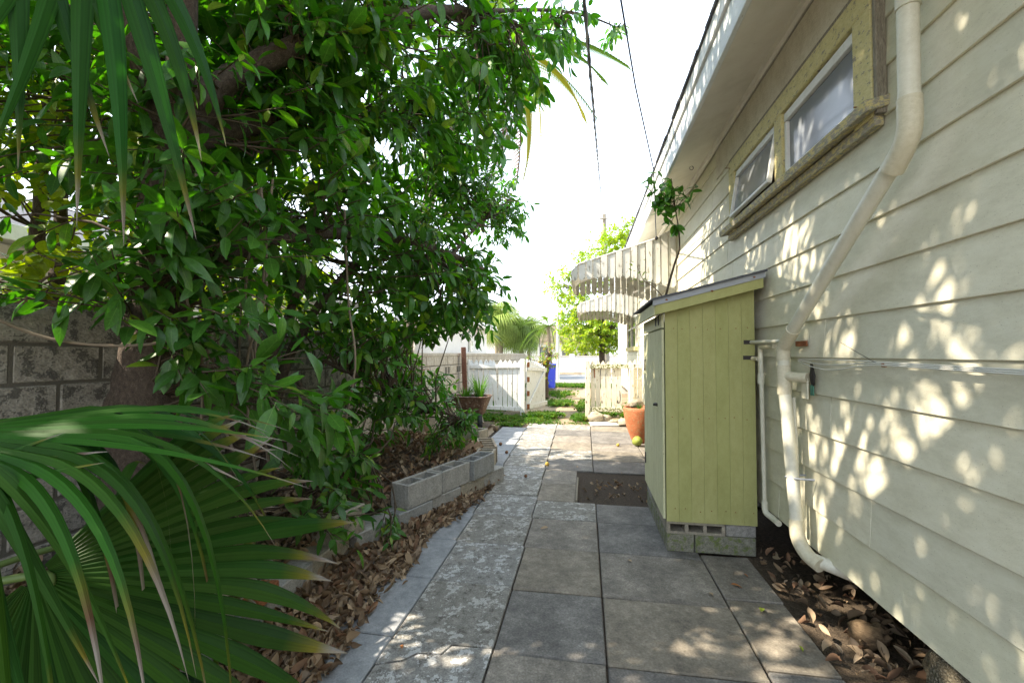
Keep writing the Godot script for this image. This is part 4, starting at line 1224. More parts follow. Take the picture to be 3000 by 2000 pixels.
func build_cables() -> void:
	var pts := []
	var a := V(0.048, 3.003, 2.0)
	# twisted service drop from the pole down to the house behind the camera
	var p0 := V(1.11, 9.24, 26.0)
	var p1 := V(-0.05, 2.55, 0.6)
	for s in 3:
		var q := []
		for i in 121:
			var t := i / 120.0
			var c := p0.lerp(p1, t) + Vector3.DOWN * 1.15 * 4.0 * t * (1.0 - t) * 0.25
			var ang := t * 300.0 + s * TAU / 3
			q.append(c + Vector3(cos(ang), sin(ang), 0) * 0.0065)
		pts.append(q)
	var o := thing("service_cable", "twisted overhead power cable crossing the sky to the wooden pole", "cable", p1)
	for s in 3: put(o, "strand", tube(pts[s], [0.0055], 5), [M.cable_black, M.cable_black, M.metal_grey][s])
	var l := thing("guy_wire", "single dark wire running from above to the near awning", "wire", V(0.95, 2.95, 6.2))
	put(l, "wire", tube([V(0.955, 2.955, 6.2), V(0.658, 3.185, 4.4), V(0.36, 3.30, 3.2), V(0.163, 3.149 + 0.12, 2.2)], [0.0055], 6), M.cable_blue)
	put(l, "insulator", blob(Vector3(0.022, 0.028, 0.022), 0.1, 3), M.iron_and_hole_dark, at(V(0.955, 2.965, 6.19)))

# ---------------------------------------------------------------- vegetation
func leaf_mesh(width: float, curl: float, fold: float, twist := 0.0, rows := 7, point := 1.0) -> ArrayMesh:      # one unit long, along +x, its face up
	var st := SurfaceTool.new()
	st.begin(Mesh.PRIMITIVE_TRIANGLES)
	st.set_smooth_group(0)
	st.set_color(Color.WHITE)
	var P := func(i: int, s: int) -> Array:
		var t := float(i) / rows
		var w := width * 0.5 * pow(sin(PI * clampf(pow(t, 0.88), 0.0, 1.0)), 0.72) * (1.0 - 0.12 * t * point)
		if i == 0 or i == rows: w = 0.004
		var y := -curl * t * t + fold * w * absf(s)
		var z := s * w
		var a := twist * t
		return [Vector3(t * (1.0 - 0.18 * absf(curl) * t) , y * cos(a) + z * sin(a), z * cos(a) - y * sin(a)), Vector2(t, 0.5 + 0.5 * s * 0.96)]
	for i in rows:
		for s in [-1, 0]:
			var a: Array = P.call(i, s)
			var b: Array = P.call(i + 1, s)
			var c: Array = P.call(i + 1, s + 1)
			var d: Array = P.call(i, s + 1)
			for q in [a, b, c, a, c, d]:
				st.set_uv(q[1])
				st.set_color(Color.WHITE)
				st.add_vertex(q[0])
	for q in [Vector3(-0.14, 0.02, 0.008), Vector3(0.02, 0, -0.008), Vector3(0.02, 0, 0.008), Vector3(-0.14, 0.02, 0.008), Vector3(-0.14, 0.02, -0.008), Vector3(0.02, 0, -0.008)]:
		st.set_uv(Vector2(0.03, 0.5))
		st.set_color(Color.WHITE)
		st.add_vertex(q)
	st.generate_normals()
	return st.commit()

func aim(dir: Vector3, up: Vector3, size: float, p: Vector3) -> Transform3D:
	var x := dir.normalized()
	var z := x.cross(up)
	if z.length() < 0.01: z = x.cross(Vector3.RIGHT)
	z = z.normalized()
	var y := z.cross(x)
	return Transform3D(Basis(x * size, y * size, z * size), p)

func in_view(p: Vector3) -> bool:
	var q := Transform3D(Basis.from_euler(Vector3(deg_to_rad(1.63), deg_to_rad(9.39), 0)), Vector3(0, 1.4, 0)).affine_inverse() * p
	return q.z < -0.3 and absf(q.x / q.z) < 1.16 and absf(q.y / q.z) < 0.78

func leaf_cluster(leaves: Array, base: Vector3, dir: Vector3, ln: float, n: int, size: float, droop: float) -> void:
	var side := dir.cross(Vector3.UP)
	if side.length() < 0.05: side = Vector3.RIGHT
	side = side.normalized()
	var other := side.cross(dir).normalized()
	var a0 := rng.randf() * TAU
	for i in n:
		var s := lerpf(0.25, 1.0, float(i) / maxf(1, n - 1))
		var p := base + dir * ln * s + Vector3.DOWN * droop * 0.12 * ln * s * s
		var a := a0 + i * 2.4
		var rad := side * cos(a) + other * sin(a)
		var d := (dir * lerpf(0.25, 0.75, s) + rad * rng.randf_range(0.6, 1.1) + Vector3.DOWN * droop * rng.randf_range(-0.1, 1.5)).normalized()
		var up := (Vector3.UP + Vector3(rng.randf_range(-0.7, 0.7), 0, rng.randf_range(-0.7, 0.7)) + dir * 0.3).normalized()
		leaves.append(aim(d, up, size * rng.randf_range(0.45, 1.2), p + rad * 0.01))

func multi(parent: Node3D, called: String, mesh: Mesh, m: Material, xf: Array, tints: Array) -> MultiMeshInstance3D:
	var mm := MultiMesh.new()
	mm.transform_format = MultiMesh.TRANSFORM_3D
	mm.use_colors = true
	mm.mesh = mesh
	mm.instance_count = xf.size()
	var inv := parent.global_transform.affine_inverse() if parent != self else Transform3D()
	for i in xf.size():
		mm.set_instance_transform(i, inv * xf[i])
		mm.set_instance_color(i, tints[i % tints.size()])
	var o := MultiMeshInstance3D.new()
	o.multimesh = mm
	o.material_override = m
	o.name = called
	parent.add_child(o, true)
	o.set_meta("kind", "stuff")
	return o

func nearest(nodes: Array, p: Vector3) -> Vector3:
	var best: Vector3 = nodes[0]
	var bd := 1e9
	for q in nodes:
		var d: float = (q - p).length_squared() + (0.4 if q.y > p.y else 0.0)
		if d < bd:
			bd = d
			best = q
	return best

# masses: [centre, radii, number of twigs, leaf size, leaves per twig, droop]
func crown(t: Node3D, nodes: Array, masses: Array, meshes: Array, m: Material, sorts: Array, tints: Array, singles: int, avoid: Callable) -> void:
	var leaves := []
	var twigs := begin()
	for q in masses:
		var c: Vector3 = q[0]
		var r: Vector3 = q[1]
		var made := 0
		var tries := 0
		while made < int(q[2]) and tries < int(q[2]) * 6:
			tries += 1
			var v := Vector3(rng.randfn(), rng.randfn(), rng.randfn()).normalized() * pow(rng.randf(), 0.42)
			var p := c + v * r
			if avoid.call(p): continue
			var from := nearest(nodes, p)
			var out := (p - from).normalized() * (0.25 if p.x < -2.6 and p.z > -1.9 else 1.0)
			var dir := (out + (v * r).normalized() * 0.6 + Vector3(rng.randf_range(-0.4, 0.4), rng.randf_range(-0.35, 0.3), rng.randf_range(-0.4, 0.4))).normalized()
			var ln := rng.randf_range(0.16, 0.42) * (float(q[3]) / 0.15)
			var b := p - dir * ln * 0.6
			leaf_cluster(leaves, b, dir, ln, int(q[4]) + rng.randi_range(-3, 3), q[3], q[5])
			tube_to(twigs, [b, b + dir * ln * 0.5 + Vector3.DOWN * q[5] * 0.03 * ln, b + dir * ln + Vector3.DOWN * q[5] * 0.12 * ln], [0.005, 0.004, 0.0018], 4)
			if rng.randf() < 0.55 and (b - from).length() < 1.25 and not (p.x < -2.6 and p.z > -1.9):
				var far := minf(1.0, 1.1 / maxf(0.01, (b - from).length()))
				var a := b.lerp(from, far)
				var mid := (a + b) / 2 + Vector3(rng.randf_range(-0.08, 0.08), rng.randf_range(-0.10, 0.06), rng.randf_range(-0.08, 0.08))
				tube_to(twigs, [a, a.lerp(mid, 0.5) + Vector3.DOWN * 0.02, mid, mid.lerp(b, 0.5), b], [0.011, 0.0095, 0.008, 0.0065, 0.005], 4)
			made += 1
	put(t, "twigs", done(twigs), M.twig)
	var eye := Vector3(0, 1.4, 0)
	var scored := []
	for i in leaves.size():
		var x: Transform3D = leaves[i]
		var score := x.basis.x.length() / (x.origin - eye).length() if in_view(x.origin) else 0.0
		scored.append([score, i])
	scored.sort_custom(func(a, b): return a[0] > b[0])
	var rest := []
	for k in meshes.size(): rest.append([])
	for k in scored.size():
		var i: int = scored[k][1]
		if k < singles and scored[k][0] > 0:
			put(t, "leaf", meshes[i % meshes.size()], sorts[(i * 7) % sorts.size()], leaves[i])
		else:
			rest[i % meshes.size()].append(leaves[i])
	for k in meshes.size():
		if rest[k].size(): multi(t, "foliage", meshes[k], m, rest[k], tints)

func tints_of(list: Array) -> Array:
	var out := []
	for i in 61:
		var c: Array = list[i % list.size()]
		var g := rng.randf_range(0.8, 1.2)
		out.append(Color(c[0] * g, c[1] * g, c[2] * g))
	return out

func limb(t: Node3D, called: String, pts: Array, r0: float, r1: float, m: Material, nodes: Array, sides := 10) -> void:
	var sp := smooth_path(pts, 6)
	var nz := FastNoiseLite.new()
	nz.seed = int(r0 * 1000) + pts.size()
	nz.frequency = 2.0
	var rr := taper(r0, r1, sp.size())
	for i in sp.size():
		rr[i] *= 1.0 + 0.16 * nz.get_noise_1d(i * 0.35)
		sp[i] += Vector3(nz.get_noise_2d(i * 0.5, 9), 0, nz.get_noise_2d(i * 0.5, 40)) * r0 * 0.3
	put(t, called, tube(sp, rr, sides), m)
	for q in sp: nodes.append(q)

func build_vegetation() -> void:
	big_tree()
	back_tree()
	palms()
	sapling()
	litter()
	weeds()
	young_palm()

func big_tree() -> void:
	var t := thing("rubber_tree", "large glossy-leaved tree arching over the path from beside the block wall", "tree", V(-2.45, 0.2, 2.1))
	var nodes := []
	limb(t, "trunk", [V(-2.50, 0.15, 2.08), V(-2.44, 1.0, 2.1), V(-2.36, 1.5, 2.1), V(-2.30, 2.1, 2.1), V(-2.22, 2.6, 2.1), V(-2.1, 2.85, 2.13)], 0.17, 0.10, M.bark, nodes, 14)
	limb(t, "limb", [V(-2.15, 2.75, 2.12), V(-1.95, 3.05, 2.25), V(-1.5, 3.6, 2.7), V(-1.0, 4.1, 3.3), V(-0.6, 4.4, 3.9)], 0.085, 0.022, M.bark, nodes)
	limb(t, "limb", [V(-2.22, 2.6, 2.1), V(-2.42, 3.3, 1.9), V(-2.5, 4.3, 1.2), V(-2.3, 5.0, 0.2), V(-2.1, 5.4, -0.9)], 0.10, 0.03, M.bark, nodes)
	limb(t, "limb", [V(-2.33, 1.75, 2.12), V(-2.1, 2.2, 2.7), V(-1.75, 2.45, 3.7), V(-1.45, 2.5, 4.8), V(-1.2, 2.45, 5.6)], 0.075, 0.02, M.bark, nodes)
	limb(t, "limb", [V(-2.2, 2.6, 2.12), V(-2.0, 3.2, 3.0), V(-1.75, 3.7, 4.2), V(-1.5, 3.9, 5.0)], 0.08, 0.02, M.bark, nodes)
	limb(t, "limb", [V(-2.25, 2.4, 2.1), V(-2.7, 2.9, 2.4), V(-3.3, 3.3, 2.8), V(-3.9, 3.6, 3.0)], 0.06, 0.02, M.bark, nodes)
	limb(t, "limb", [V(-2.25, 2.5, 2.1), V(-1.7, 3.7, 1.6), V(-1.3, 4.6, 1.0), V(-0.9, 5.1, 0.4)], 0.07, 0.02, M.bark, nodes)
	limb(t, "limb", [V(-0.9, 4.2, 3.45), V(-0.3, 4.68, 4.15), V(0.1, 4.74, 4.4), V(0.40, 4.73, 4.6)], 0.02, 0.005, M.bark, nodes, 6)
	limb(t, "limb", [V(-1.5, 2.5, 4.8), V(-1.25, 3.1, 5.4), V(-1.0, 3.5, 5.9)], 0.025, 0.008, M.bark, nodes, 6)
	limb(t, "stem", [V(-2.42, 0.25, 3.05), V(-2.38, 1.0, 3.1), V(-2.25, 1.6, 3.25), V(-2.0, 2.2, 3.6)], 0.055, 0.03, M.bark, nodes)
	limb(t, "stem", [V(-2.3, 0.28, 2.55), V(-2.4, 0.9, 2.75), V(-2.2, 1.5, 2.9), V(-2.1, 2.1, 3.1)], 0.045, 0.025, M.bark, nodes)
	limb(t, "low_branch", [V(-2.1, 1.35, 3.3), V(-1.9, 1.1, 3.9), V(-1.6, 0.86, 4.4), V(-1.3, 0.68, 4.75)], 0.018, 0.006, M.bark, nodes, 6)
	limb(t, "low_branch", [V(-2.2, 1.2, 3.1), V(-2.0, 0.8, 3.4), V(-1.8, 0.52, 3.5)], 0.015, 0.006, M.bark, nodes, 6)
	for k in 11:                                        # hanging roots round the trunk
		var x := -2.45 + rng.randf_range(-0.12, 0.75)
		var d := 1.95 + rng.randf_range(0, 1.2)
		var y1 := rng.randf_range(0.35, 0.9)
		put(t, "aerial_root", tube(smooth_path([V(x, 2.5, d), V(x + rng.randf_range(-0.1, 0.1), 1.8, d), V(x + rng.randf_range(-0.12, 0.12), 1.3, d), V(x + rng.randf_range(-0.15, 0.15), y1, d + 0.1)], 4), [0.008], 6), M.vine)
	put(t, "aerial_root", tube(smooth_path([V(-2.72, 1.62, 1.55), V(-2.5, 1.47, 1.72), V(-2.15, 1.45, 1.9), V(-1.9, 1.58, 2.1)], 5), [0.008], 6), M.vine)
	var meshes := [leaf_mesh(0.40, 0.16, 0.16), leaf_mesh(0.36, 0.30, 0.25, 0.3), leaf_mesh(0.43, 0.05, 0.12, -0.25), leaf_mesh(0.34, 0.42, 0.3, 0.15), leaf_mesh(0.46, -0.12, 0.35, 0.5), leaf_mesh(0.32, 0.2, 0.5, -0.5)]
	var masses := [
		[V(-2.15, 2.65, 3.1), Vector3(0.85, 0.8, 1.2), 190, 0.165, 10, 0.7],
		[V(-1.75, 2.4, 4.5), Vector3(0.72, 0.85, 1.1), 230, 0.155, 10, 0.8],
		[V(-1.15, 3.35, 5.8), Vector3(0.4, 0.45, 0.6), 90, 0.11, 11, 0.9],
		[V(-1.5, 3.45, 5.1), Vector3(0.5, 0.6, 0.6), 110, 0.13, 10, 0.9],
		[V(-1.25, 2.1, 4.9), Vector3(0.32, 0.55, 0.5), 50, 0.14, 10, 0.9],
		[V(-1.55, 3.75, 3.7), Vector3(1.0, 0.7, 1.5), 290, 0.155, 10, 0.9],
		[V(-0.75, 4.2, 3.8), Vector3(0.62, 0.45, 0.7), 80, 0.15, 10, 1.0],
		[V(-0.15, 4.55, 4.2), Vector3(0.28, 0.3, 0.3), 14, 0.13, 10, 1.1],
		[V(0.32, 4.72, 4.55), Vector3(0.16, 0.1, 0.15), 5, 0.11, 9, 1.0],
		[V(-3.2, 3.1, 2.3), Vector3(0.9, 1.1, 1.0), 150, 0.15, 10, 0.6],
		[V(-2.0, 1.6, 3.6), Vector3(0.45, 0.42, 0.9), 80, 0.15, 9, 0.7],
		[V(-1.75, 1.0, 4.3), Vector3(0.45, 0.3, 0.7), 40, 0.115, 9, 0.8],
		[V(-1.38, 0.68, 4.75), Vector3(0.25, 0.16, 0.35), 24, 0.09, 9, 0.9],
		[V(-2.05, 0.85, 4.1), Vector3(0.42, 0.35, 0.8), 46, 0.13, 8, 0.8],
		[V(-1.8, 0.55, 3.0), Vector3(0.26, 0.2, 0.35), 20, 0.14, 7, 0.7],
		[V(-1.36, 0.2, 3.05), Vector3(0.14, 0.07, 0.2), 6, 0.08, 7, 0.5],
		[V(-1.6, 0.5, 5.0), Vector3(0.35, 0.2, 0.5), 26, 0.09, 9, 0.8],
		[V(-1.85, 0.55, 3.35), Vector3(0.22, 0.2, 0.3), 14, 0.125, 8, 0.7],
		[V(-1.58, 0.38, 2.6), Vector3(0.18, 0.14, 0.3), 13, 0.13, 7, 0.5],
		[V(-2.0, 1.9, 2.05), Vector3(0.45, 0.45, 0.35), 56, 0.175, 7, 0.6],
		[V(-2.3, 1.68, 1.78), Vector3(0.4, 0.2, 0.2), 16, 0.17, 6, 0.6],
		[V(-1.95, 1.42, 1.98), Vector3(0.3, 0.2, 0.15), 16, 0.17, 6, 0.6],
		[V(-1.7, 0.95, 2.5), Vector3(0.25, 0.25, 0.3), 16, 0.15, 7, 0.7],
		[V(-2.15, 2.6, 1.95), Vector3(0.5, 0.5, 0.3), 46, 0.165, 8, 0.8],
		[V(-2.3, 1.25, 4.9), Vector3(0.3, 0.5, 0.8), 42, 0.12, 9, 0.8],
		[V(-2.0, 0.8, 5.3), Vector3(0.4, 0.4, 0.7), 24, 0.10, 9, 0.8],
		[V(-1.65, 1.25, 2.1), Vector3(0.3, 0.2, 0.2), 15, 0.18, 6, 0.6],
		[V(-2.2, 3.35, 2.55), Vector3(0.75, 0.6, 0.6), 110, 0.165, 10, 0.8],
		[V(-1.7, 3.5, 2.7), Vector3(0.6, 0.45, 0.5), 60, 0.165, 10, 0.9],
		[V(-3.3, 3.5, 0.7), Vector3(1.0, 1.0, 1.0), 190, 0.17, 10, 0.6],  # foliage out of view, added to keep sun off the near paving
		[V(-2.2, 3.9, 0.4), Vector3(0.8, 0.5, 0.9), 85, 0.16, 10, 0.6],  # also out of view, added to thin the sun on the lower wall
		[V(-3.2, 2.2, 0.9), Vector3(0.5, 0.6, 0.6), 50, 0.17, 10, 0.6],
		[V(-2.0, 5.2, 1.5), Vector3(1.75, 0.75, 2.2), 580, 0.17, 10, 0.6],  # mostly unseen canopy, this and the next two added to shade path and wall
		[V(-2.4, 4.9, -0.8), Vector3(1.9, 0.8, 1.5), 460, 0.17, 10, 0.6],
		[V(-1.2, 5.0, 0.2), Vector3(1.0, 0.5, 1.2), 120, 0.17, 10, 0.6],
	]
	var tints := tints_of([[1, 1, 1], [0.7, 0.78, 0.9], [1.25, 1.12, 0.8], [0.8, 0.86, 1.0], [1.05, 1.0, 0.9], [1.6, 1.25, 0.8], [0.62, 0.7, 0.85], [0.9, 0.95, 1.0], [1.1, 1.05, 0.9], [0.8, 0.85, 0.9], [2.6, 1.5, 0.9]])
	crown(t, nodes, masses, meshes, M.leaf, M.leaf_sorts, tints, 290, func(p: Vector3) -> bool:
		return (Vector2(p.x, -p.z).length() < 1.1 and p.y < 4.0) or (p.x > -0.75 and p.y < 3.5))

func back_tree() -> void:
	var t := thing("shrub_tree", "many-stemmed tree with round sunlit leaves beyond the block wall", "tree", V(-4.6, 0, 3.1))
	var nodes := []
	var stems := [[V(-4.35, 0, 3.0), V(-4.4, 1.6, 2.9), V(-4.45, 2.6, 2.95), V(-4.6, 3.8, 3.1)], [V(-4.5, 0, 3.2), V(-4.45, 1.8, 3.1), V(-4.6, 2.5, 3.2), V(-4.5, 3.7, 3.2)], [V(-4.5, 0, 3.3), V(-4.5, 1.6, 3.35), V(-4.3, 2.5, 3.5), V(-4.2, 3.5, 3.7)], [V(-4.6, 0, 3.1), V(-4.7, 2.0, 2.8), V(-4.9, 3.4, 2.6)], [V(-4.4, 0, 3.4), V(-4.1, 1.7, 3.9), V(-3.9, 2.8, 4.4)]]
	for s in stems: limb(t, "stem", s, 0.075, 0.035, M.bark, nodes, 8)
	var meshes := [leaf_mesh(0.82, 0.12, 0.1, 0.0, 6), leaf_mesh(0.74, 0.25, 0.2, 0.3, 6)]
	var masses := [
		[V(-4.3, 3.0, 3.0), Vector3(1.2, 1.2, 1.5), 330, 0.105, 10, 0.6],
		[V(-4.0, 2.5, 4.7), Vector3(1.0, 1.2, 1.2), 230, 0.10, 10, 0.6],
		[V(-3.7, 4.1, 4.2), Vector3(1.1, 0.9, 1.3), 180, 0.105, 10, 0.6],
		[V(-4.8, 4.6, 2.6), Vector3(1.3, 0.9, 1.6), 90, 0.105, 10, 0.6],
		[V(-3.5, 1.75, 6.6), Vector3(0.5, 0.35, 0.9), 60, 0.10, 10, 0.6],
		[V(-4.2, 4.0, 2.6), Vector3(1.1, 1.2, 1.2), 220, 0.11, 10, 0.6],
		[V(-3.9, 1.95, 2.9), Vector3(0.9, 0.25, 1.2), 36, 0.10, 9, 0.6],
	]
	var tints := tints_of([[1, 1, 1], [1.25, 1.1, 0.8], [0.85, 0.95, 1.0], [1.6, 1.25, 0.7]])
	crown(t, nodes, masses, meshes, M.leaf_lime, [M.leaf_lime], tints, 0, func(p: Vector3) -> bool: return p.x > -2.95)

# one pleated segment of a fan leaf, in the fan's own axes: out along +x, face up +y
func fan_segment(radius: float, free: float, half: float, droop: float, lift: float, sink: Vector3, dead: float, hue: Array, bend: float) -> ArrayMesh:
	var st := SurfaceTool.new()
	st.begin(Mesh.PRIMITIVE_TRIANGLES)
	var n := 18
	var rows := []
	for i in n + 1:
		var t := float(i) / n
		var r := 0.03 + radius * t
		var w := tan(half) * minf(r, radius * free)
		if t > free:
			var u := (t - free) / (1.0 - free)
			w *= clampf(1.0 - pow(u, 1.35), 0.0, 1.0) * 0.96 + 0.012
		var over := maxf(0.0, t - free * 0.8)
		var c := Vector3(r, 0, bend * over * over * radius) + sink * droop * over * over * radius * 1.6
		c.x -= radius * over * over * droop * 0.5
		var ridge := Vector3(0, w * lift, 0)
		var col := Color(hue[0], hue[1], hue[2])
		var d0 := 1.0 - dead
		if t > d0 - 0.10 and dead > 0.0:
			col = col.lerp(Color(0.20, 0.17, 0.03), clampf((t - (d0 - 0.10)) / 0.10, 0, 1))
		if t >= d0 and dead > 0.0:
			col = Color(0.12, 0.055, 0.025).lerp(Color(0.30, 0.265, 0.235), clampf((t - d0) / maxf(0.01, dead * 0.35), 0, 1))
		rows.append([c + Vector3(0, 0, -w), c + ridge, c + Vector3(0, 0, w), col, t])
	for s in 2:
		st.set_smooth_group(s + 1)
		for i in n:
			var a: Array = rows[i]
			var b: Array = rows[i + 1]
			for e in [[a, s], [b, s], [b, s + 1], [a, s], [b, s + 1], [a, s + 1]]:
				st.set_uv(Vector2(e[0][4] * 3.0, 0.5 * e[1]))
				st.set_color(e[0][3])
				st.add_vertex(e[0][e[1]])
	st.generate_normals()
	return st.commit()

# hub: where the segments meet; axis: middle of the fan; face_: way the blade faces
func fan(parent: Node3D, hub: Vector3, axis: Vector3, face_: Vector3, radius: float, count: int, spread: float, droop: float, free: float, root: Vector3, green: Array, deadness := 0.10) -> void:
	var f := sub(parent, "frond", hub)
	var X := axis.normalized()
	var Y := (face_ - X * face_.dot(X)).normalized()
	var Z := X.cross(Y)
	var basis_ := Basis(X, Y, Z)
	var half := deg_to_rad(spread) / count / 2.0
	for k in count:
		var a := deg_to_rad(-spread / 2 + spread * (k + 0.5) / count)
		var b := basis_ * Basis(Vector3.UP, -a)
		var sink := b.inverse() * Vector3.DOWN
		var edge := absf(a) / deg_to_rad(spread / 2)
		var rr := radius * (1.0 - 0.25 * edge * edge) * rng.randf_range(0.88, 1.07)
		var g := rng.randf_range(0.7, 1.3)
		var hue := [green[0] * g * rng.randf_range(0.9, 1.25), green[1] * g, green[2] * g]
		var m := fan_segment(rr, free * rng.randf_range(0.85, 1.1), half, droop * rng.randf_range(0.15, 1.8), 0.62, sink, deadness * rng.randf_range(0.3, 2.2), hue, rng.randf_range(-0.25, 0.25))
		put(f, "segment", m, M.palm, Transform3D(b, hub))
	var mid := (hub + root) / 2 + Vector3.UP * 0.08
	put(f, "petiole", tube(smooth_path([root, mid, hub, hub + X * 0.06], 5), [0.022, 0.02, 0.016, 0.013, 0.012], 8), M.palm_stalk)

func palms() -> void:
	M.palm_stalk = mat([0.10, 0.15, 0.04], 0.5)
	var g := [0.027, 0.078, 0.012]
	var p := thing("fan_palm", "low fan palm with wide pleated green leaves and dry tips beside the path", "palm", V(-2.15, 0.2, 0.75))
	var root := V(-2.1, 0.5, 0.75)
	put(p, "trunk", tube([V(-2.15, 0.1, 0.75), V(-2.12, 0.35, 0.75), root], [0.11, 0.12, 0.07], 12), M.palm_bark)
	var R := Vector3(0.987, 0, -0.163)
	# lower leaf, its open face to the path
	fan(p, V(-1.58, 0.76, 1.06), (R + Vector3(0, -0.62, 0)).normalized(), Vector3(0.66, 0.36, 0.62), 0.88, 34, 190, 0.22, 0.70, root, g, 0.07)
	# upper leaves seen almost edge-on, tips bending over
	fan(p, V(-1.95, 1.18, 1.12), (R * 0.9 + Vector3(0, -0.05, -0.22)).normalized(), Vector3(0.05, 0.97, 0.2), 1.0, 16, 66, 0.9, 0.55, root, [0.025, 0.088, 0.012], 0.10)
	fan(p, V(-1.66, 1.20, 0.88), (R + Vector3(0, -0.08, 0.0)).normalized(), Vector3(0.1, 0.95, 0.28), 0.96, 20, 86, 0.95, 0.46, root, [0.027, 0.095, 0.012], 0.14)
	fan(p, V(-1.66, 0.42, 1.0), (R * 0.7 + Vector3(0, -0.3, 0.2)).normalized(), Vector3(0.5, 0.5, 0.7), 0.8, 24, 200, 0.5, 0.6, root, [0.024, 0.085, 0.014], 0.12)
	fan(p, V(-1.95, 0.66, 1.55), (R * 0.8 + Vector3(0, -0.1, -0.5)).normalized(), Vector3(0.4, 0.8, 0.5), 0.72, 24, 190, 0.9, 0.5, root, [0.034, 0.10, 0.014], 0.14)
	# strips hanging nearest the path
	fan(p, V(-1.33, 1.24, 0.74), (R * 0.35 + Vector3(0, -0.75, 0.0)).normalized(), Vector3(0.75, 0.35, 0.55), 0.62, 4, 44, 0.4, 0.30, root, [0.036, 0.115, 0.022], 0.12)
	fan(p, V(-1.62, 0.98, 0.62), (Vector3(0.62, 0.36, -0.50)).normalized(), Vector3(0.3, 0.8, 0.5), 0.62, 3, 22, 0.1, 0.5, root, [0.036, 0.12, 0.022], 0.06)
	fan(p, V(-1.40, 0.76, 0.66), (Vector3(0.72, -0.28, -0.15)).normalized(), Vector3(0.4, 0.7, 0.55), 0.48, 4, 40, 0.2, 0.45, root, [0.034, 0.115, 0.022], 0.06)
	# taller palm whose leaf hangs into view from above
	var q := thing("fan_palm", "tall fan palm hanging long leaf blades down from above", "palm", V(-2.6, 0.2, 0.4))
	var top := V(-2.3, 2.75, 0.6)
	put(q, "trunk", tube(smooth_path([V(-2.6, 0.1, 0.35), V(-2.5, 1.4, 0.4), top], 5), [0.10, 0.09, 0.08], 12), M.palm_bark)
	fan(q, V(-1.60, 3.0, 1.16), (Vector3(0.06, -0.9, -0.12)).normalized(), Vector3(0.6, 0.2, 0.72), 1.06, 7, 62, 0.3, 0.44, top, [0.022, 0.095, 0.014], 0.05)
	fan(q, V(-1.72, 3.02, 1.02), (Vector3(-0.04, -0.9, -0.12)).normalized(), Vector3(0.6, 0.2, 0.72), 1.0, 5, 50, 0.35, 0.44, top, [0.022, 0.08, 0.018], 0.05)
	fan(q, V(-1.9, 3.2, 0.0), (Vector3(0.7, 0.3, 0.4)).normalized(), Vector3(0.1, 0.95, 0.2), 0.95, 26, 220, 0.6, 0.5, top, g, 0.06)

func young_palm() -> void:
	var p := thing("palm_seedling", "young palm with upright folded leaves in the bed before the wall", "plant", V(-2.05, 0.25, 3.75))
	for k in 9:
		var a := rng.randf() * TAU
		put(p, "leaf", blade(V(-2.05, 0.26, 3.75) + Vector3(cos(a), 0, sin(a)) * 0.02, (Vector3(cos(a), 0, sin(a)) * rng.randf_range(0.05, 0.35) + Vector3.UP).normalized(), rng.randf_range(0.5, 0.95), 0.035, 0.25, [0.05, 0.14, 0.025], [0.06, 0.16, 0.03]), M.grass)

func plant_branch(t: Node3D, pts: Array, r: float, n: int, size: float, meshes: Array, m: Material, label := "stem") -> void:
	var sp := smooth_path(pts, 5)
	put(t, label, tube(sp, taper(r, r * 0.4, sp.size()), 6), M.twig)

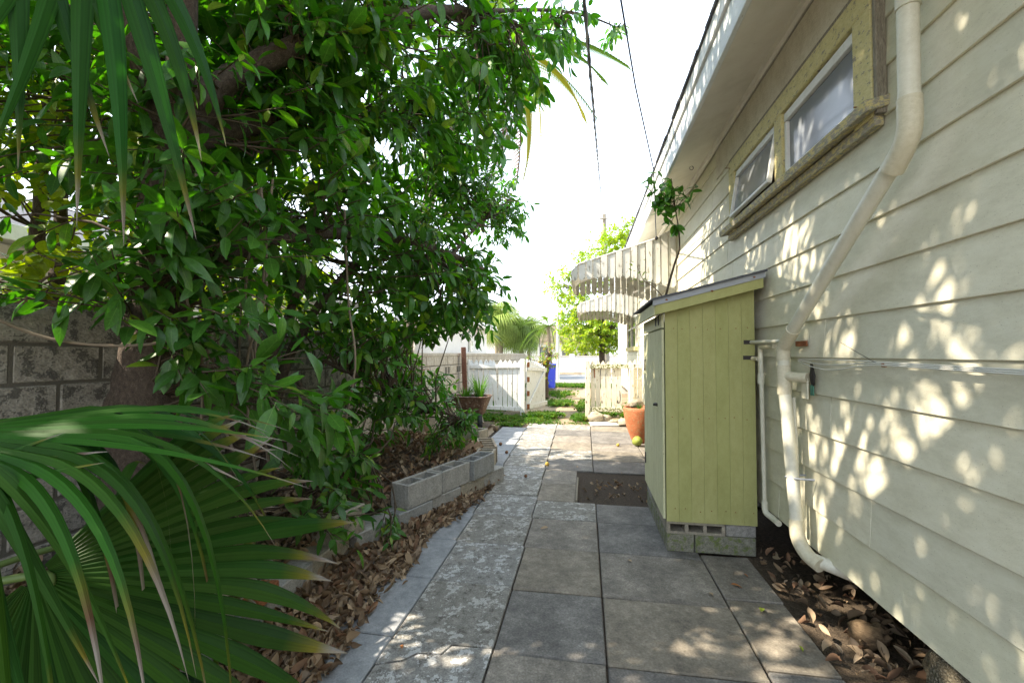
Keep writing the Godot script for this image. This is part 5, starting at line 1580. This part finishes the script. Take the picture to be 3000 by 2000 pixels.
func sapling() -> void:
	var s := thing("sapling", "thin sapling sprouting above the closet roof against the soffit", "plant", V(0.76, 1.9, 4.46))
	var main := [V(0.76, 1.93, 4.46), V(0.851, 2.264, 4.45), V(0.897, 2.40, 4.45), V(0.895, 2.579, 4.45), V(0.867, 2.80, 4.45), V(0.83, 3.10, 4.45)]
	put(s, "stem", tube(smooth_path(main, 5), taper(0.012, 0.004, 26), 7), M.twig)
	var lm := leaf_mesh(0.55, 0.15, 0.15, 0.0, 6)
	var tips := [V(0.62, 3.10, 4.4), V(0.64, 2.95, 4.4), V(0.68, 2.84, 4.42), V(0.74, 2.75, 4.4), V(1.05, 3.0, 4.42), V(0.98, 2.9, 4.4), V(0.80, 3.12, 4.5), V(0.72, 3.0, 4.46), V(0.9, 2.82, 4.4), V(0.84, 2.64, 4.4), V(0.70, 3.16, 4.42), V(0.60, 3.03, 4.45), V(0.66, 2.9, 4.5), V(0.76, 2.86, 4.42), V(0.93, 3.02, 4.45), V(0.78, 2.98, 4.36)]
	for q in tips:
		var a: Vector3 = main[4] if q.y > 2.8 else main[3]
		put(s, "twig", tube([a, (a + q) / 2 + Vector3.UP * 0.02, q], [0.003, 0.0025, 0.0015], 5), M.twig)
		for k in 8:
			var e := a.lerp(q, 0.45 + 0.085 * k)
			var d := Vector3(rng.randf_range(-1, 1), rng.randf_range(-1.2, 0.3), rng.randf_range(-1, 1)).normalized()
			put(s, "leaf", lm, M.leaf_sorts[k % 4], aim(d, Vector3(rng.randf_range(-1, 1), 1, rng.randf_range(0, 1)), rng.randf_range(0.075, 0.125), e))
	var y := thing("seedling", "yellow-green seedling arching from the closet roof before the awning", "plant", V(0.75, 1.93, 4.48))
	var b := [V(0.75, 1.95, 4.48), V(0.66, 2.05, 4.46), V(0.56, 2.12, 4.44), V(0.50, 2.26, 4.43)]
	put(y, "stem", tube(smooth_path(b, 4), taper(0.006, 0.0025, 13), 6), M.vine)
	for k in 22:
		var e: Vector3 = b[2].lerp(b[3], rng.randf_range(-0.1, 1.3)) + Vector3(rng.randf_range(-0.1, 0.08), rng.randf_range(-0.06, 0.04), 0)
		put(y, "leaf", lm, M.leaf_lime, aim(Vector3(rng.randf_range(-1, 1), rng.randf_range(-0.4, 0.4), rng.randf_range(-1, 1)).normalized(), Vector3.UP, rng.randf_range(0.035, 0.06), e))

# ---------------------------------------------------------------- litter, grass and weeds
func dry_leaf(seed_: int) -> ArrayMesh:
	var r := RandomNumberGenerator.new()
	r.seed = seed_
	return leaf_mesh(r.randf_range(0.4, 0.6), r.randf_range(-0.9, 0.9), r.randf_range(0.6, 1.7), r.randf_range(-1.6, 1.6), 5)

func litter() -> void:
	var meshes := []
	for k in 6: meshes.append(dry_leaf(50 + k))
	var tints := []
	for i in 61:
		var c: Array = [[0.21, 0.14, 0.08], [0.28, 0.2, 0.12], [0.13, 0.085, 0.05], [0.36, 0.27, 0.175], [0.18, 0.10, 0.055], [0.18, 0.13, 0.085]][i % 6]
		var g := rng.randf_range(0.75, 1.25)
		tints.append(Color(c[0] * g, c[1] * g, c[2] * g))
	var drift := []
	for k in meshes.size(): drift.append([])
	var edge := [[-2.0, -1.25], [1.78, -1.13], [2.17, -1.147], [2.5, -1.2], [2.75, -1.137], [3.08, -1.18], [3.39, -1.196], [3.84, -1.07], [4.58, -1.01], [5.1, -1.03]]
	for i in 8500:
		var d := -0.4 + 5.4 * rng.randf()
		var xr := curve_at(edge, d) + rng.randfn() * 0.03
		var xl := -1.62 if d < 2.9 else lerpf(-1.62, -1.02, (d - 2.9) / 2.1)
		if xr - xl < 0.03: continue
		var u := rng.randf()
		var x := lerpf(xl, xr, u)
		var y := 0.012 + (1.0 - u) * 0.05 * rng.randf() + 0.02 * rng.randf() * sin(PI * u)
		drift[i % 6].append(aim(Vector3(rng.randfn(), rng.randfn() * 0.35, rng.randfn()).normalized(), Vector3(rng.randfn() * 0.8, 1, rng.randfn() * 0.8), 0.015 + 0.072 * pow(rng.randf(), 0.9), V(x, y, d)))
	heap("dry_leaf_drift", "drift of curled brown leaves along the garden edging", meshes, drift, tints)
	var bed := []
	for k in meshes.size(): bed.append([])
	for i in 3600:
		var d := 1.0 + 5.4 * rng.randf()
		var x := lerpf(-2.68, edging_x(d) - 0.02, rng.randf())
		bed[i % 6].append(aim(Vector3(rng.randfn(), rng.randfn() * 0.3, rng.randfn()).normalized(), Vector3(rng.randfn() * 0.5, 1, rng.randfn() * 0.5), rng.randf_range(0.04, 0.09), V(x, bed_height(x, d) + 0.02 + 0.03 * rng.randf(), d)))
	heap("bed_leaf_litter", "dead leaves and twigs covering the raised garden bed", meshes, bed, tints)
	var strip := []
	for k in meshes.size(): strip.append([])
	for i in 420:
		var d := 1.2 + 2.2 * pow(rng.randf(), 1.5)
		var x := rng.randf_range(1.12, 1.75)
		strip[i % 6].append(aim(Vector3(rng.randfn(), rng.randfn() * 0.3, rng.randfn()).normalized(), Vector3(rng.randfn() * 0.6, 1, rng.randfn() * 0.6), rng.randf_range(0.025, 0.085), V(x, 0.01 + 0.03 * rng.randf(), d)))
	heap("wall_leaf_litter", "brown and orange leaves on the soil under the clapboard wall", meshes, strip, tints)
	var patch := []
	for k in meshes.size(): patch.append([])
	for i in 60:
		patch[i % 6].append(aim(Vector3(rng.randfn(), rng.randfn() * 0.2, rng.randfn()).normalized(), Vector3(rng.randfn() * 0.3, 1, rng.randfn() * 0.3), rng.randf_range(0.02, 0.06), V(rng.randf_range(-0.05, 0.7), -0.008, rng.randf_range(4.4, 5.1))))
	heap("patch_leaf_litter", "scraps of leaf on the bare soil patch in the paving", meshes, patch, tints)
	# single leaves lying on the slabs
	var one := [[-0.62, 1.78, "tan", "on the sunlit cracked slab"], [-0.86, 2.02, "orange", "in the joint beside the cracked slab"], [0.22, 1.74, "pale", "curled up on a dark slab"], [0.86, 2.9, "orange", "before the closet's plinth"], [0.72, 2.75, "tan", "in the joint before the closet"], [1.0, 2.35, "green", "at the edge of the soil strip"], [0.93, 2.62, "green", "nearer the closet on the narrow slab"], [0.3, 3.1, "tan", "beside the closet's plinth corner"], [-0.3, 3.6, "tan", "near the soil patch"], [0.98, 3.05, "orange", "under the drain pipe"], [-0.1, 5.6, "tan", "beyond the soil patch"], [0.4, 5.4, "brown", "beyond the soil patch"]]
	var colours := {"tan": [0.33, 0.24, 0.15], "orange": [0.34, 0.13, 0.04], "pale": [0.5, 0.46, 0.33], "green": [0.2, 0.26, 0.03], "brown": [0.2, 0.12, 0.07]}
	for k in one.size():
		var e: Array = one[k]
		var st := leaf_mesh(0.45, 0.2, 0.4, 0.3, 5)
		single("fallen_leaf", "%s leaf lying %s" % [e[2], e[3]], "leaf", st, mat(colours[e[2]], 0.8), aim(Vector3(rng.randfn(), 0.05, rng.randfn()).normalized(), Vector3(0.2, 1, 0.1), rng.randf_range(0.04, 0.07), V(e[0], 0.012, e[1])), "single leaves on the paving")

func heap(called: String, label: String, meshes: Array, lists: Array, tints: Array) -> void:
	var o := Node3D.new()
	o.name = called
	add_child(o)
	meta(o, label, "leaves", "", "stuff")
	for k in meshes.size():
		if lists[k].size(): multi(o, "dry_leaves", meshes[k], M.dry, lists[k], tints)

func tuft(seed_: int, broad: bool) -> ArrayMesh:
	var r := RandomNumberGenerator.new()
	r.seed = seed_
	var st := SurfaceTool.new()
	st.begin(Mesh.PRIMITIVE_TRIANGLES)
	st.set_smooth_group(0)
	for k in 9:
		var a := r.randf() * TAU
		var dir := Vector3(cos(a), 0, sin(a))
		var side := Vector3(-sin(a), 0, cos(a))
		var ln := r.randf_range(0.6, 1.1)
		var up := r.randf_range(0.5, 1.1)
		var w := 0.16 if broad else 0.035
		var p0 := dir * 0.05
		var p1 := dir * ln * 0.4 + Vector3.UP * up * 0.6
		var p2 := dir * ln * 0.8 + Vector3.UP * up * (0.75 if broad else 0.95)
		st.set_color(Color.WHITE)
		for v in [p0, p1 + side * w, p1 - side * w, p1 - side * w, p1 + side * w, p2]:
			st.set_color(Color.WHITE)
			st.add_vertex(v)
	st.generate_normals()
	return st.commit()

func weeds() -> void:
	var tufts := [tuft(1, true), tuft(2, true), tuft(3, false), tuft(4, false)]
	# [x, d, radius x, radius d, number, size, broad?]
	var patches := [[-1.9, 9.55, 0.75, 0.35, 900, 0.07], [-1.1, 9.35, 0.5, 0.25, 420, 0.06], [-0.95, 9.95, 0.35, 0.4, 420, 0.12], [-1.5, 8.75, 0.28, 0.22, 260, 0.055], [-0.9, 9.0, 0.5, 0.12, 150, 0.05], [-0.15, 9.75, 0.16, 0.35, 240, 0.10], [-0.75, 12.6, 0.35, 0.6, 330, 0.12], [-0.1, 12.0, 0.2, 1.4, 260, 0.08], [-0.9, 15.5, 0.5, 1.2, 300, 0.12], [-0.5, 19.6, 2.6, 1.0, 1300, 0.14], [0.5, 11.5, 0.5, 1.5, 500, 0.12], [-2.2, 12.5, 0.4, 2.5, 700, 0.14], [3.0, 20.0, 2.0, 1.0, 500, 0.14], [0.0, 9.1, 0.6, 0.15, 120, 0.04], [-2.1, 7.3, 0.4, 0.5, 160, 0.09], [-1.75, 5.8, 0.35, 0.6, 170, 0.09]]
	var lists := [[], [], [], []]
	for q in patches:
		for i in int(q[4]):
			var x: float = q[0] + rng.randfn() * q[2] * 0.5
			var d: float = q[1] + rng.randfn() * q[3] * 0.5
			var k := rng.randi() % 4
			var y := 0.0 if d > 7.0 or x > -1.3 else bed_height(x, d)
			lists[k].append(Transform3D(Basis(Vector3.UP, rng.randf() * TAU).scaled(Vector3.ONE * float(q[5]) * rng.randf_range(0.5, 1.3)), V(x, y - 0.01, d)))
	var tints := []
	for i in 61:
		var c: Array = [[0.07, 0.16, 0.025], [0.10, 0.20, 0.03], [0.05, 0.12, 0.02], [0.15, 0.19, 0.04]][i % 4]
		var g := rng.randf_range(0.8, 1.25)
		tints.append(Color(c[0] * g, c[1] * g, c[2] * g))
	var o := Node3D.new()
	o.name = "weeds"
	add_child(o)
	meta(o, "low green weeds and grass round the gate and along the track", "weeds", "", "stuff")
	for k in 4: multi(o, "weed_tufts", tufts[k], M.grass, lists[k], tints)

# ---------------------------------------------------------------- beyond the fence
func far_tree(called: String, label: String, base: Vector3, h: float, masses: Array, stems: Array, tint: Array, size: float) -> void:
	var t := thing(called, label, "tree", base)
	var nodes := []
	for s in stems: limb(t, "trunk", s, 0.16, 0.05, M.bark, nodes, 8)
	var meshes := [leaf_mesh(0.5, 0.2, 0.2, 0.0, 3)]
	crown(t, nodes, masses, meshes, M.leaf_lime, [M.leaf_lime], tints_of(tint), 0, func(_p: Vector3) -> bool: return false)

func frond_mesh(ln: float, n: int, droop: float, w: float) -> ArrayMesh:        # feather leaf along +x, falling
	var st := SurfaceTool.new()
	st.begin(Mesh.PRIMITIVE_TRIANGLES)
	st.set_smooth_group(0)
	for i in n:
		var t := (i + 0.5) / n
		var c := Vector3(ln * t * (1.0 - 0.25 * droop * t), -droop * ln * t * t * 0.8, 0)
		for s in [-1.0, 1.0]:
			var l := w * (0.35 + 0.65 * sin(PI * clampf(t * 0.9 + 0.08, 0, 1)))
			var tip := c + Vector3(l * 0.5, -l * 0.55, s * l * 0.7)
			var hw := Vector3(ln / n * 0.34, 0, 0)
			st.set_color(Color.WHITE)
			for v in [c - hw, c + hw, tip]:
				st.set_color(Color.WHITE)
				st.add_vertex(v)
	var p := []
	for i in 9:
		var t := i / 8.0
		p.append(Vector3(ln * t * (1.0 - 0.25 * droop * t), -droop * ln * t * t * 0.8, 0))
	for i in 8:
		var h := Vector3(0, 0, 0.012 * ln / 2)
		for v in [p[i] - h, p[i + 1] - h, p[i + 1] + h, p[i] - h, p[i + 1] + h, p[i] + h]:
			st.set_color(Color.WHITE)
			st.add_vertex(v)
	st.generate_normals()
	return st.commit()

func feather_palm(label: String, base: Vector3, h: float, ln: float, count: int, green: Array, w := 0.5, lean := Vector3.ZERO) -> void:
	var t := thing("coconut_palm", label, "palm", base)
	var top := base + Vector3.UP * h + lean
	put(t, "trunk", tube(smooth_path([base, base + Vector3.UP * h * 0.5 + lean * 0.3, top], 6), taper(0.14, 0.09, 13), 10), M.palm_bark)
	var ms := [frond_mesh(ln, 34, 0.5, w), frond_mesh(ln, 34, 0.95, w)]
	for k in count:
		var a := TAU * k / count + rng.randf_range(-0.2, 0.2)
		var el := rng.randf_range(-0.35, 1.0)
		var g := rng.randf_range(0.8, 1.3)
		var m: StandardMaterial3D = M.grass.duplicate()
		m.albedo_color = lin([green[0] * g, green[1] * g, green[2] * g])
		put(t, "frond", ms[k % 2], m, aim(Vector3(cos(a) * cos(el), sin(el), sin(a) * cos(el)), Vector3.UP, 1.0, top))

func fan_palm_far(label: String, base: Vector3, h: float, count: int, r: float, green: Array) -> void:
	var t := thing("cabbage_palm", label, "palm", base)
	var top := base + Vector3.UP * h
	put(t, "trunk", tube([base, top], [0.17, 0.14], 10), M.palm_bark)
	var st := SurfaceTool.new()
	st.begin(Mesh.PRIMITIVE_TRIANGLES)
	st.set_smooth_group(0)
	for k in 22:
		var a := deg_to_rad(-120.0 + 240.0 * k / 21.0)
		var d := Vector3(cos(a), 0, sin(a))
		var s := Vector3(-sin(a), 0, cos(a)) * 0.028
		var m := d * 0.5
		var tip := d * 0.85 + Vector3.DOWN * 0.75
		for v in [Vector3.ZERO, m + s, m - s, m - s, m + s, tip]:
			st.set_color(Color.WHITE)
			st.add_vertex(v)
	st.generate_normals()
	var fm := st.commit()
	for k in count:
		var a := rng.randf() * TAU
		var el := rng.randf_range(-0.9, 1.3)
		var d := Vector3(cos(a) * cos(el), sin(el), sin(a) * cos(el))
		var g := rng.randf_range(0.7, 1.3)
		var m: StandardMaterial3D = M.grass.duplicate()
		m.albedo_color = lin([green[0] * g, green[1] * g, green[2] * g])
		var f := put(t, "frond", fm, m, aim(d + Vector3(rng.randf_range(-0.5, 0.5), rng.randf_range(-0.4, 0.3), rng.randf_range(-0.5, 0.5)), Vector3.UP, r * rng.randf_range(0.6, 1.25), top + d * r * rng.randf_range(0.3, 1.3)))

func build_far() -> void:
	# neighbour's pale house seen through the leaves
	var n := thing("neighbour_house", "pale house with shingled eave glimpsed through leaves beyond the wall", "house", V(-8.2, 0, 4))
	for k in 14: put(n, "siding_board", B(0.03, 0.19, 15.0, 0.003), M.neighbour, at(V(-6.6, 0.1 + k * 0.19, 3.0), rot(0, 0, -3)))
	put(n, "wall", B(3.2, 2.75, 15.0, 0.0), M.neighbour, at(V(-8.25, 1.375, 3.0)))
	put(n, "corner_trim", B(0.05, 2.7, 0.12, 0.004), M.white, at(V(-6.57, 1.35, 4.68)))
	put(n, "roof", B(4.6, 0.06, 15.6, 0.0), M.shingle, at(V(-8.0, 3.45, 3.0), rot(0, 0, -20)))
	put(n, "fascia", B(0.04, 0.17, 15.6, 0.004), M.white, at(V(-5.84, 2.66, 3.0)))
	put(n, "window", B(0.03, 0.9, 0.8, 0.004), M.clear_glass, at(V(-6.575, 1.6, 6.4)))
	put(n, "window_frame", B(0.04, 1.0, 0.06, 0.004), M.white, at(V(-6.57, 1.6, 5.97)))
	# white house past the end of the block wall
	var h := thing("white_house", "white clapboard house with a small window behind the block wall's far end", "house", V(-5.6, 0, 14))
	put(h, "wall", B(4.0, 2.3, 6.0, 0.0), M.neighbour, at(V(-5.62, 1.15, 13.0)))
	for k in 12: put(h, "siding_board", B(0.03, 0.195, 6.0, 0.003), M.neighbour, at(V(-3.61, 0.1 + k * 0.195, 13.0), rot(0, 0, -3)))
	put(h, "fascia", B(0.04, 0.14, 6.6, 0.004), M.white, at(V(-3.3, 2.36, 13.0)))
	put(h, "roof", B(5.2, 0.08, 6.6, 0.0), M.neighbour, at(V(-5.75, 3.0, 13.0), rot(0, 0, -16)))
	put(h, "window", B(0.02, 0.36, 0.5, 0.0), M.clear_glass, at(V(-3.575, 1.66, 13.6)))
	put(h, "window_frame", B(0.05, 0.06, 0.62, 0.003), M.white, at(V(-3.57, 1.87, 13.6)))
	# street side
	var wl := thing("garden_wall", "long white garden wall across the street", "wall", V(0, 0, 34))
	put(wl, "wall", B(46, 1.22, 0.2, 0.01), M.white, at(V(4, 0.61, 34.1)))
	put(wl, "coping", B(46, 0.06, 0.3, 0.01), M.concrete, at(V(4, 1.25, 34.1)))
	for k in 9: put(wl, "pier", B(0.36, 1.4, 0.36, 0.01), M.white, at(V(-16 + k * 5.0, 0.7, 34.06)))
	var hb := thing("street_house", "low cream house with reddish roof beyond the street wall", "house", V(-4, 0, 40))
	put(hb, "wall", B(11, 2.6, 6, 0.0), M.neighbour, at(V(-4.6, 1.3, 43)))
	put(hb, "roof", prism(PackedVector2Array([Vector2(-6.2, 2.55), Vector2(6.2, 2.55), Vector2(4.4, 4.0), Vector2(-4.4, 4.0)]), 7.2), M.block_warm, at(V(-4.6, 0, 43)))
	for x in [-6.0, -3.6, -1.6]:
		var wn := sub(hb, "window", V(x, 1.6, 39.98))
		put(wn, "pane", B(0.9, 0.9, 0.03, 0.0), M.clear_glass, at(V(x, 1.6, 39.98)))
		put(wn, "frame", B(1.0, 0.07, 0.06, 0.0), M.white, at(V(x, 2.08, 39.97)))
	single("white_pole", "white painted street pole beyond the gate", "pole", tube([V(-1.34, 0, 22), V(-1.34, 2.0, 22), V(-1.33, 3.6, 22)], [0.085, 0.08, 0.07], 14), M.white, Transform3D())
	var up := thing("utility_pole", "tall wooden utility pole carrying the power cable", "pole", V(1.2, 0, 26))
	put(up, "shaft", tube([V(1.25, 0, 26), V(1.11, 9.5, 26)], [0.15, 0.11], 12), M.wood_grey)
	put(up, "bracket", B(0.5, 0.08, 0.08, 0.01), M.wood_grey, at(V(1.11, 9.2, 25.85)))
	var lp := thing("lamp_post", "thin dark lamp post by the street wall", "lamp post", V(-3.0, 0, 30))
	put(lp, "pole", tube([V(-3.0, 0, 30), V(-3.06, 2.5, 30)], [0.03, 0.025], 8), M.iron_and_hole_dark)
	put(lp, "lantern", B(0.14, 0.34, 0.14, 0.02), M.iron_and_hole_dark, at(V(-3.1, 2.66, 30), rot(0, 0, 8)))
	var fl := thing("flag", "drooping red and white flag on a slanted staff", "flag", V(-3.3, 1.5, 28))
	put(fl, "staff", tube([V(-3.42, 1.4, 28), V(-3.22, 2.85, 28)], [0.02, 0.015], 8), M.white)
	for s in 2:
		put(fl, "stripe", sheet(6, 10, func(u: float, v: float) -> Vector3:
			var w := (u + s) / 2.0
			return V(-3.62 + 0.30 * v + w * (0.22 + 0.10 * (1 - v)) , 1.70 + 0.95 * v - 0.05 * w, 28 + 0.06 * sin(w * 9 + v * 3))), [M.flag_white, M.red][s])
	var bn := thing("recycling_bin", "blue wheeled bin standing at the kerb by the shrub", "bin", V(-1.3, 0, 18))
	put(bn, "body", prism(PackedVector2Array([Vector2(-0.24, 0.05), Vector2(0.24, 0.05), Vector2(0.29, 0.95), Vector2(-0.29, 0.95)]), 0.55), M.blue_plastic, at(V(-1.46, 0, 18)))
	put(bn, "lid", B(0.62, 0.06, 0.62, 0.02), M.blue_plastic, at(V(-1.46, 0.99, 18), rot(3, 0, 0)))
	for s in [-0.2, 0.2]:
		put(bn, "wheel", lathe([Vector2(0, 0.03), Vector2(0.1, 0.03), Vector2(0.1, -0.03), Vector2(0, -0.03)], 14), M.tyre, at(V(-1.46 + s, 0.1, 18.28), rot(0, 0, 90)))
	var gb := thing("garbage_bin", "green bin with a blue side beside the open gate", "bin", V(-1.55, 0, 16.6))
	put(gb, "body", prism(PackedVector2Array([Vector2(-0.2, 0.04), Vector2(0.2, 0.04), Vector2(0.24, 0.7), Vector2(-0.24, 0.7)]), 0.45), M.green_plastic, at(V(-1.72, 0, 16.6)))
	put(gb, "lid", B(0.5, 0.05, 0.5, 0.015), M.green_plastic, at(V(-1.72, 0.73, 16.6)))
	put(gb, "side_panel", B(0.03, 0.6, 0.42, 0.01), M.blue_plastic, at(V(-1.485, 0.4, 16.6), rot(0, 0, -3)))
	# trees and palms
	var lime := [[1.3, 1.2, 1.0], [1.0, 1.1, 1.0], [1.7, 1.4, 0.9]]
	far_tree("street_tree", "airy green tree with thick trunk overhanging the track by the house", V(0.75, 0, 20), 6, [
		[V(0.4, 2.9, 20), Vector3(1.8, 1.4, 1.5), 430, 0.2, 10, 0.5], [V(-0.4, 4.6, 20.4), Vector3(1.5, 1.1, 1.4), 200, 0.18, 9, 0.5], [V(1.2, 2.1, 20), Vector3(0.9, 0.7, 1), 120, 0.14, 9, 0.6], [V(0.8, 5.9, 21), Vector3(1.5, 1.1, 1.4), 190, 0.18, 9, 0.5], [V(2.0, 7.0, 22), Vector3(1.2, 1.0, 1.4), 200, 0.2, 10, 0.5]],
		[[V(0.75, 0, 20), V(0.73, 1.5, 20), V(0.76, 3.0, 20), V(0.9, 5.0, 20.4)], [V(0.75, 2.6, 20), V(0.1, 3.6, 20.2), V(-0.5, 4.4, 20.5)], [V(0.76, 1.9, 20), V(1.2, 2.6, 19.8), V(1.8, 3.2, 19.6)]], lime, 0.15)
	far_tree("hedge_tree", "bright yellow-green bushy tree behind the street wall", V(0.0, 0, 37), 4, [[V(-0.2, 2.4, 37), Vector3(2.4, 1.5, 1.5), 330, 0.2, 9, 0.4], [V(3.2, 2.6, 37.5), Vector3(2.4, 1.6, 1.5), 220, 0.2, 9, 0.4]], [[V(0, 0, 37), V(0, 1.6, 37), V(-0.2, 2.6, 37)], [V(0.2, 0, 37.1), V(1.5, 1.6, 37.2), V(3.0, 2.8, 37.4)]], [[1.9, 1.5, 0.9], [1.5, 1.3, 0.9]], 0.2)
	far_tree("flowering_shrub", "tall flowering shrub beside the open gate and the bins", V(-1.25, 0, 14.2), 1.8, [[V(-1.15, 1.3, 14.2), Vector3(0.28, 0.45, 0.4), 60, 0.07, 9, 0.4], [V(-1.35, 0.8, 14.2), Vector3(0.22, 0.4, 0.3), 40, 0.07, 9, 0.4], [V(-1.55, 1.2, 14.0), Vector3(0.35, 0.15, 0.3), 24, 0.06, 8, 0.4]], [[V(-1.3, 0, 14.2), V(-1.28, 0.6, 14.2), V(-1.15, 1.4, 14.2)]], [[1.0, 1.1, 1.0], [0.8, 0.95, 1.0], [2.2, 0.9, 1.2]], 0.07)
	fan_palm_far("cabbage palm with drooping fans beside the white house", V(-5.0, 0, 26), 3.2, 80, 0.95, [0.24, 0.30, 0.09])
	fan_palm_far("second cabbage palm, shorter, in front of the street house", V(-3.9, 0, 27), 2.6, 70, 0.9, [0.20, 0.27, 0.08])
	fan_palm_far("cabbage palm behind the street wall, paler than the others", V(-6.0, 0, 30), 3.4, 50, 0.95, [0.28, 0.33, 0.11])
	feather_palm("slender coconut palm with an upright crown beside the white pole", V(-1.95, 0, 25), 3.0, 2.0, 17, [0.14, 0.21, 0.05], 0.35, Vector3(-0.1, 0, 0))
	feather_palm("yellowish coconut palm behind the flag", V(-3.9, 0, 31), 3.2, 2.0, 13, [0.22, 0.24, 0.05], 0.4)
	hanging_palm()

func hanging_palm() -> void:
	var base := V(-4.3, 0, 9.9)
	var t := thing("coconut_palm", "tall coconut palm with hanging brown and yellow fronds behind the big tree", "palm", base)
	var top := V(-1.75, 8.0, 9.2)
	put(t, "trunk", tube(smooth_path([base, V(-3.75, 4.0, 9.7), V(-2.8, 6.6, 9.4), top], 6), taper(0.15, 0.10, 19), 10), M.palm_bark)
	# [outward x, z, rise, length, colour]
	var kinds := {"green": [0.12, 0.19, 0.035], "yellow": [0.34, 0.29, 0.05], "brown": [0.12, 0.085, 0.06]}
	var list := [[0.85, 0.2, -0.2, 2.6, "yellow"], [0.7, 0.5, -0.5, 2.6, "yellow"], [0.45, 0.4, -0.9, 3.3, "brown"], [0.3, 0.1, -1.1, 3.4, "brown"], [1, 0, 0.4, 2.7, "green"], [0.8, -0.6, 0.3, 2.7, "green"], [0.1, 1, 0.3, 2.7, "green"], [-0.7, 0.6, 0.2, 2.7, "green"], [-1, 0, 0.1, 2.7, "green"], [-0.6, -0.8, 0.3, 2.7, "green"], [0.1, -1, 0.5, 2.7, "green"], [0.9, 0.4, 0.05, 2.7, "green"], [0.55, -0.2, -0.6, 2.8, "yellow"], [0.5, 0.8, 0.0, 2.6, "green"], [0.15, 0.4, -1.0, 3.0, "brown"]]
	var ms := {"green": frond_mesh(1.0, 52, 0.75, 0.24), "yellow": frond_mesh(1.0, 52, 0.7, 0.26), "brown": frond_mesh(1.0, 46, 0.5, 0.2)}
	for e in list:
		var m: StandardMaterial3D = M.grass.duplicate()
		m.albedo_color = lin(kinds[e[4]])
		if e[4] == "brown": m.backlight_enabled = false
		put(t, "frond", ms[e[4]], m, aim(Vector3(e[0], e[2], e[1]), Vector3.UP, e[3], top))
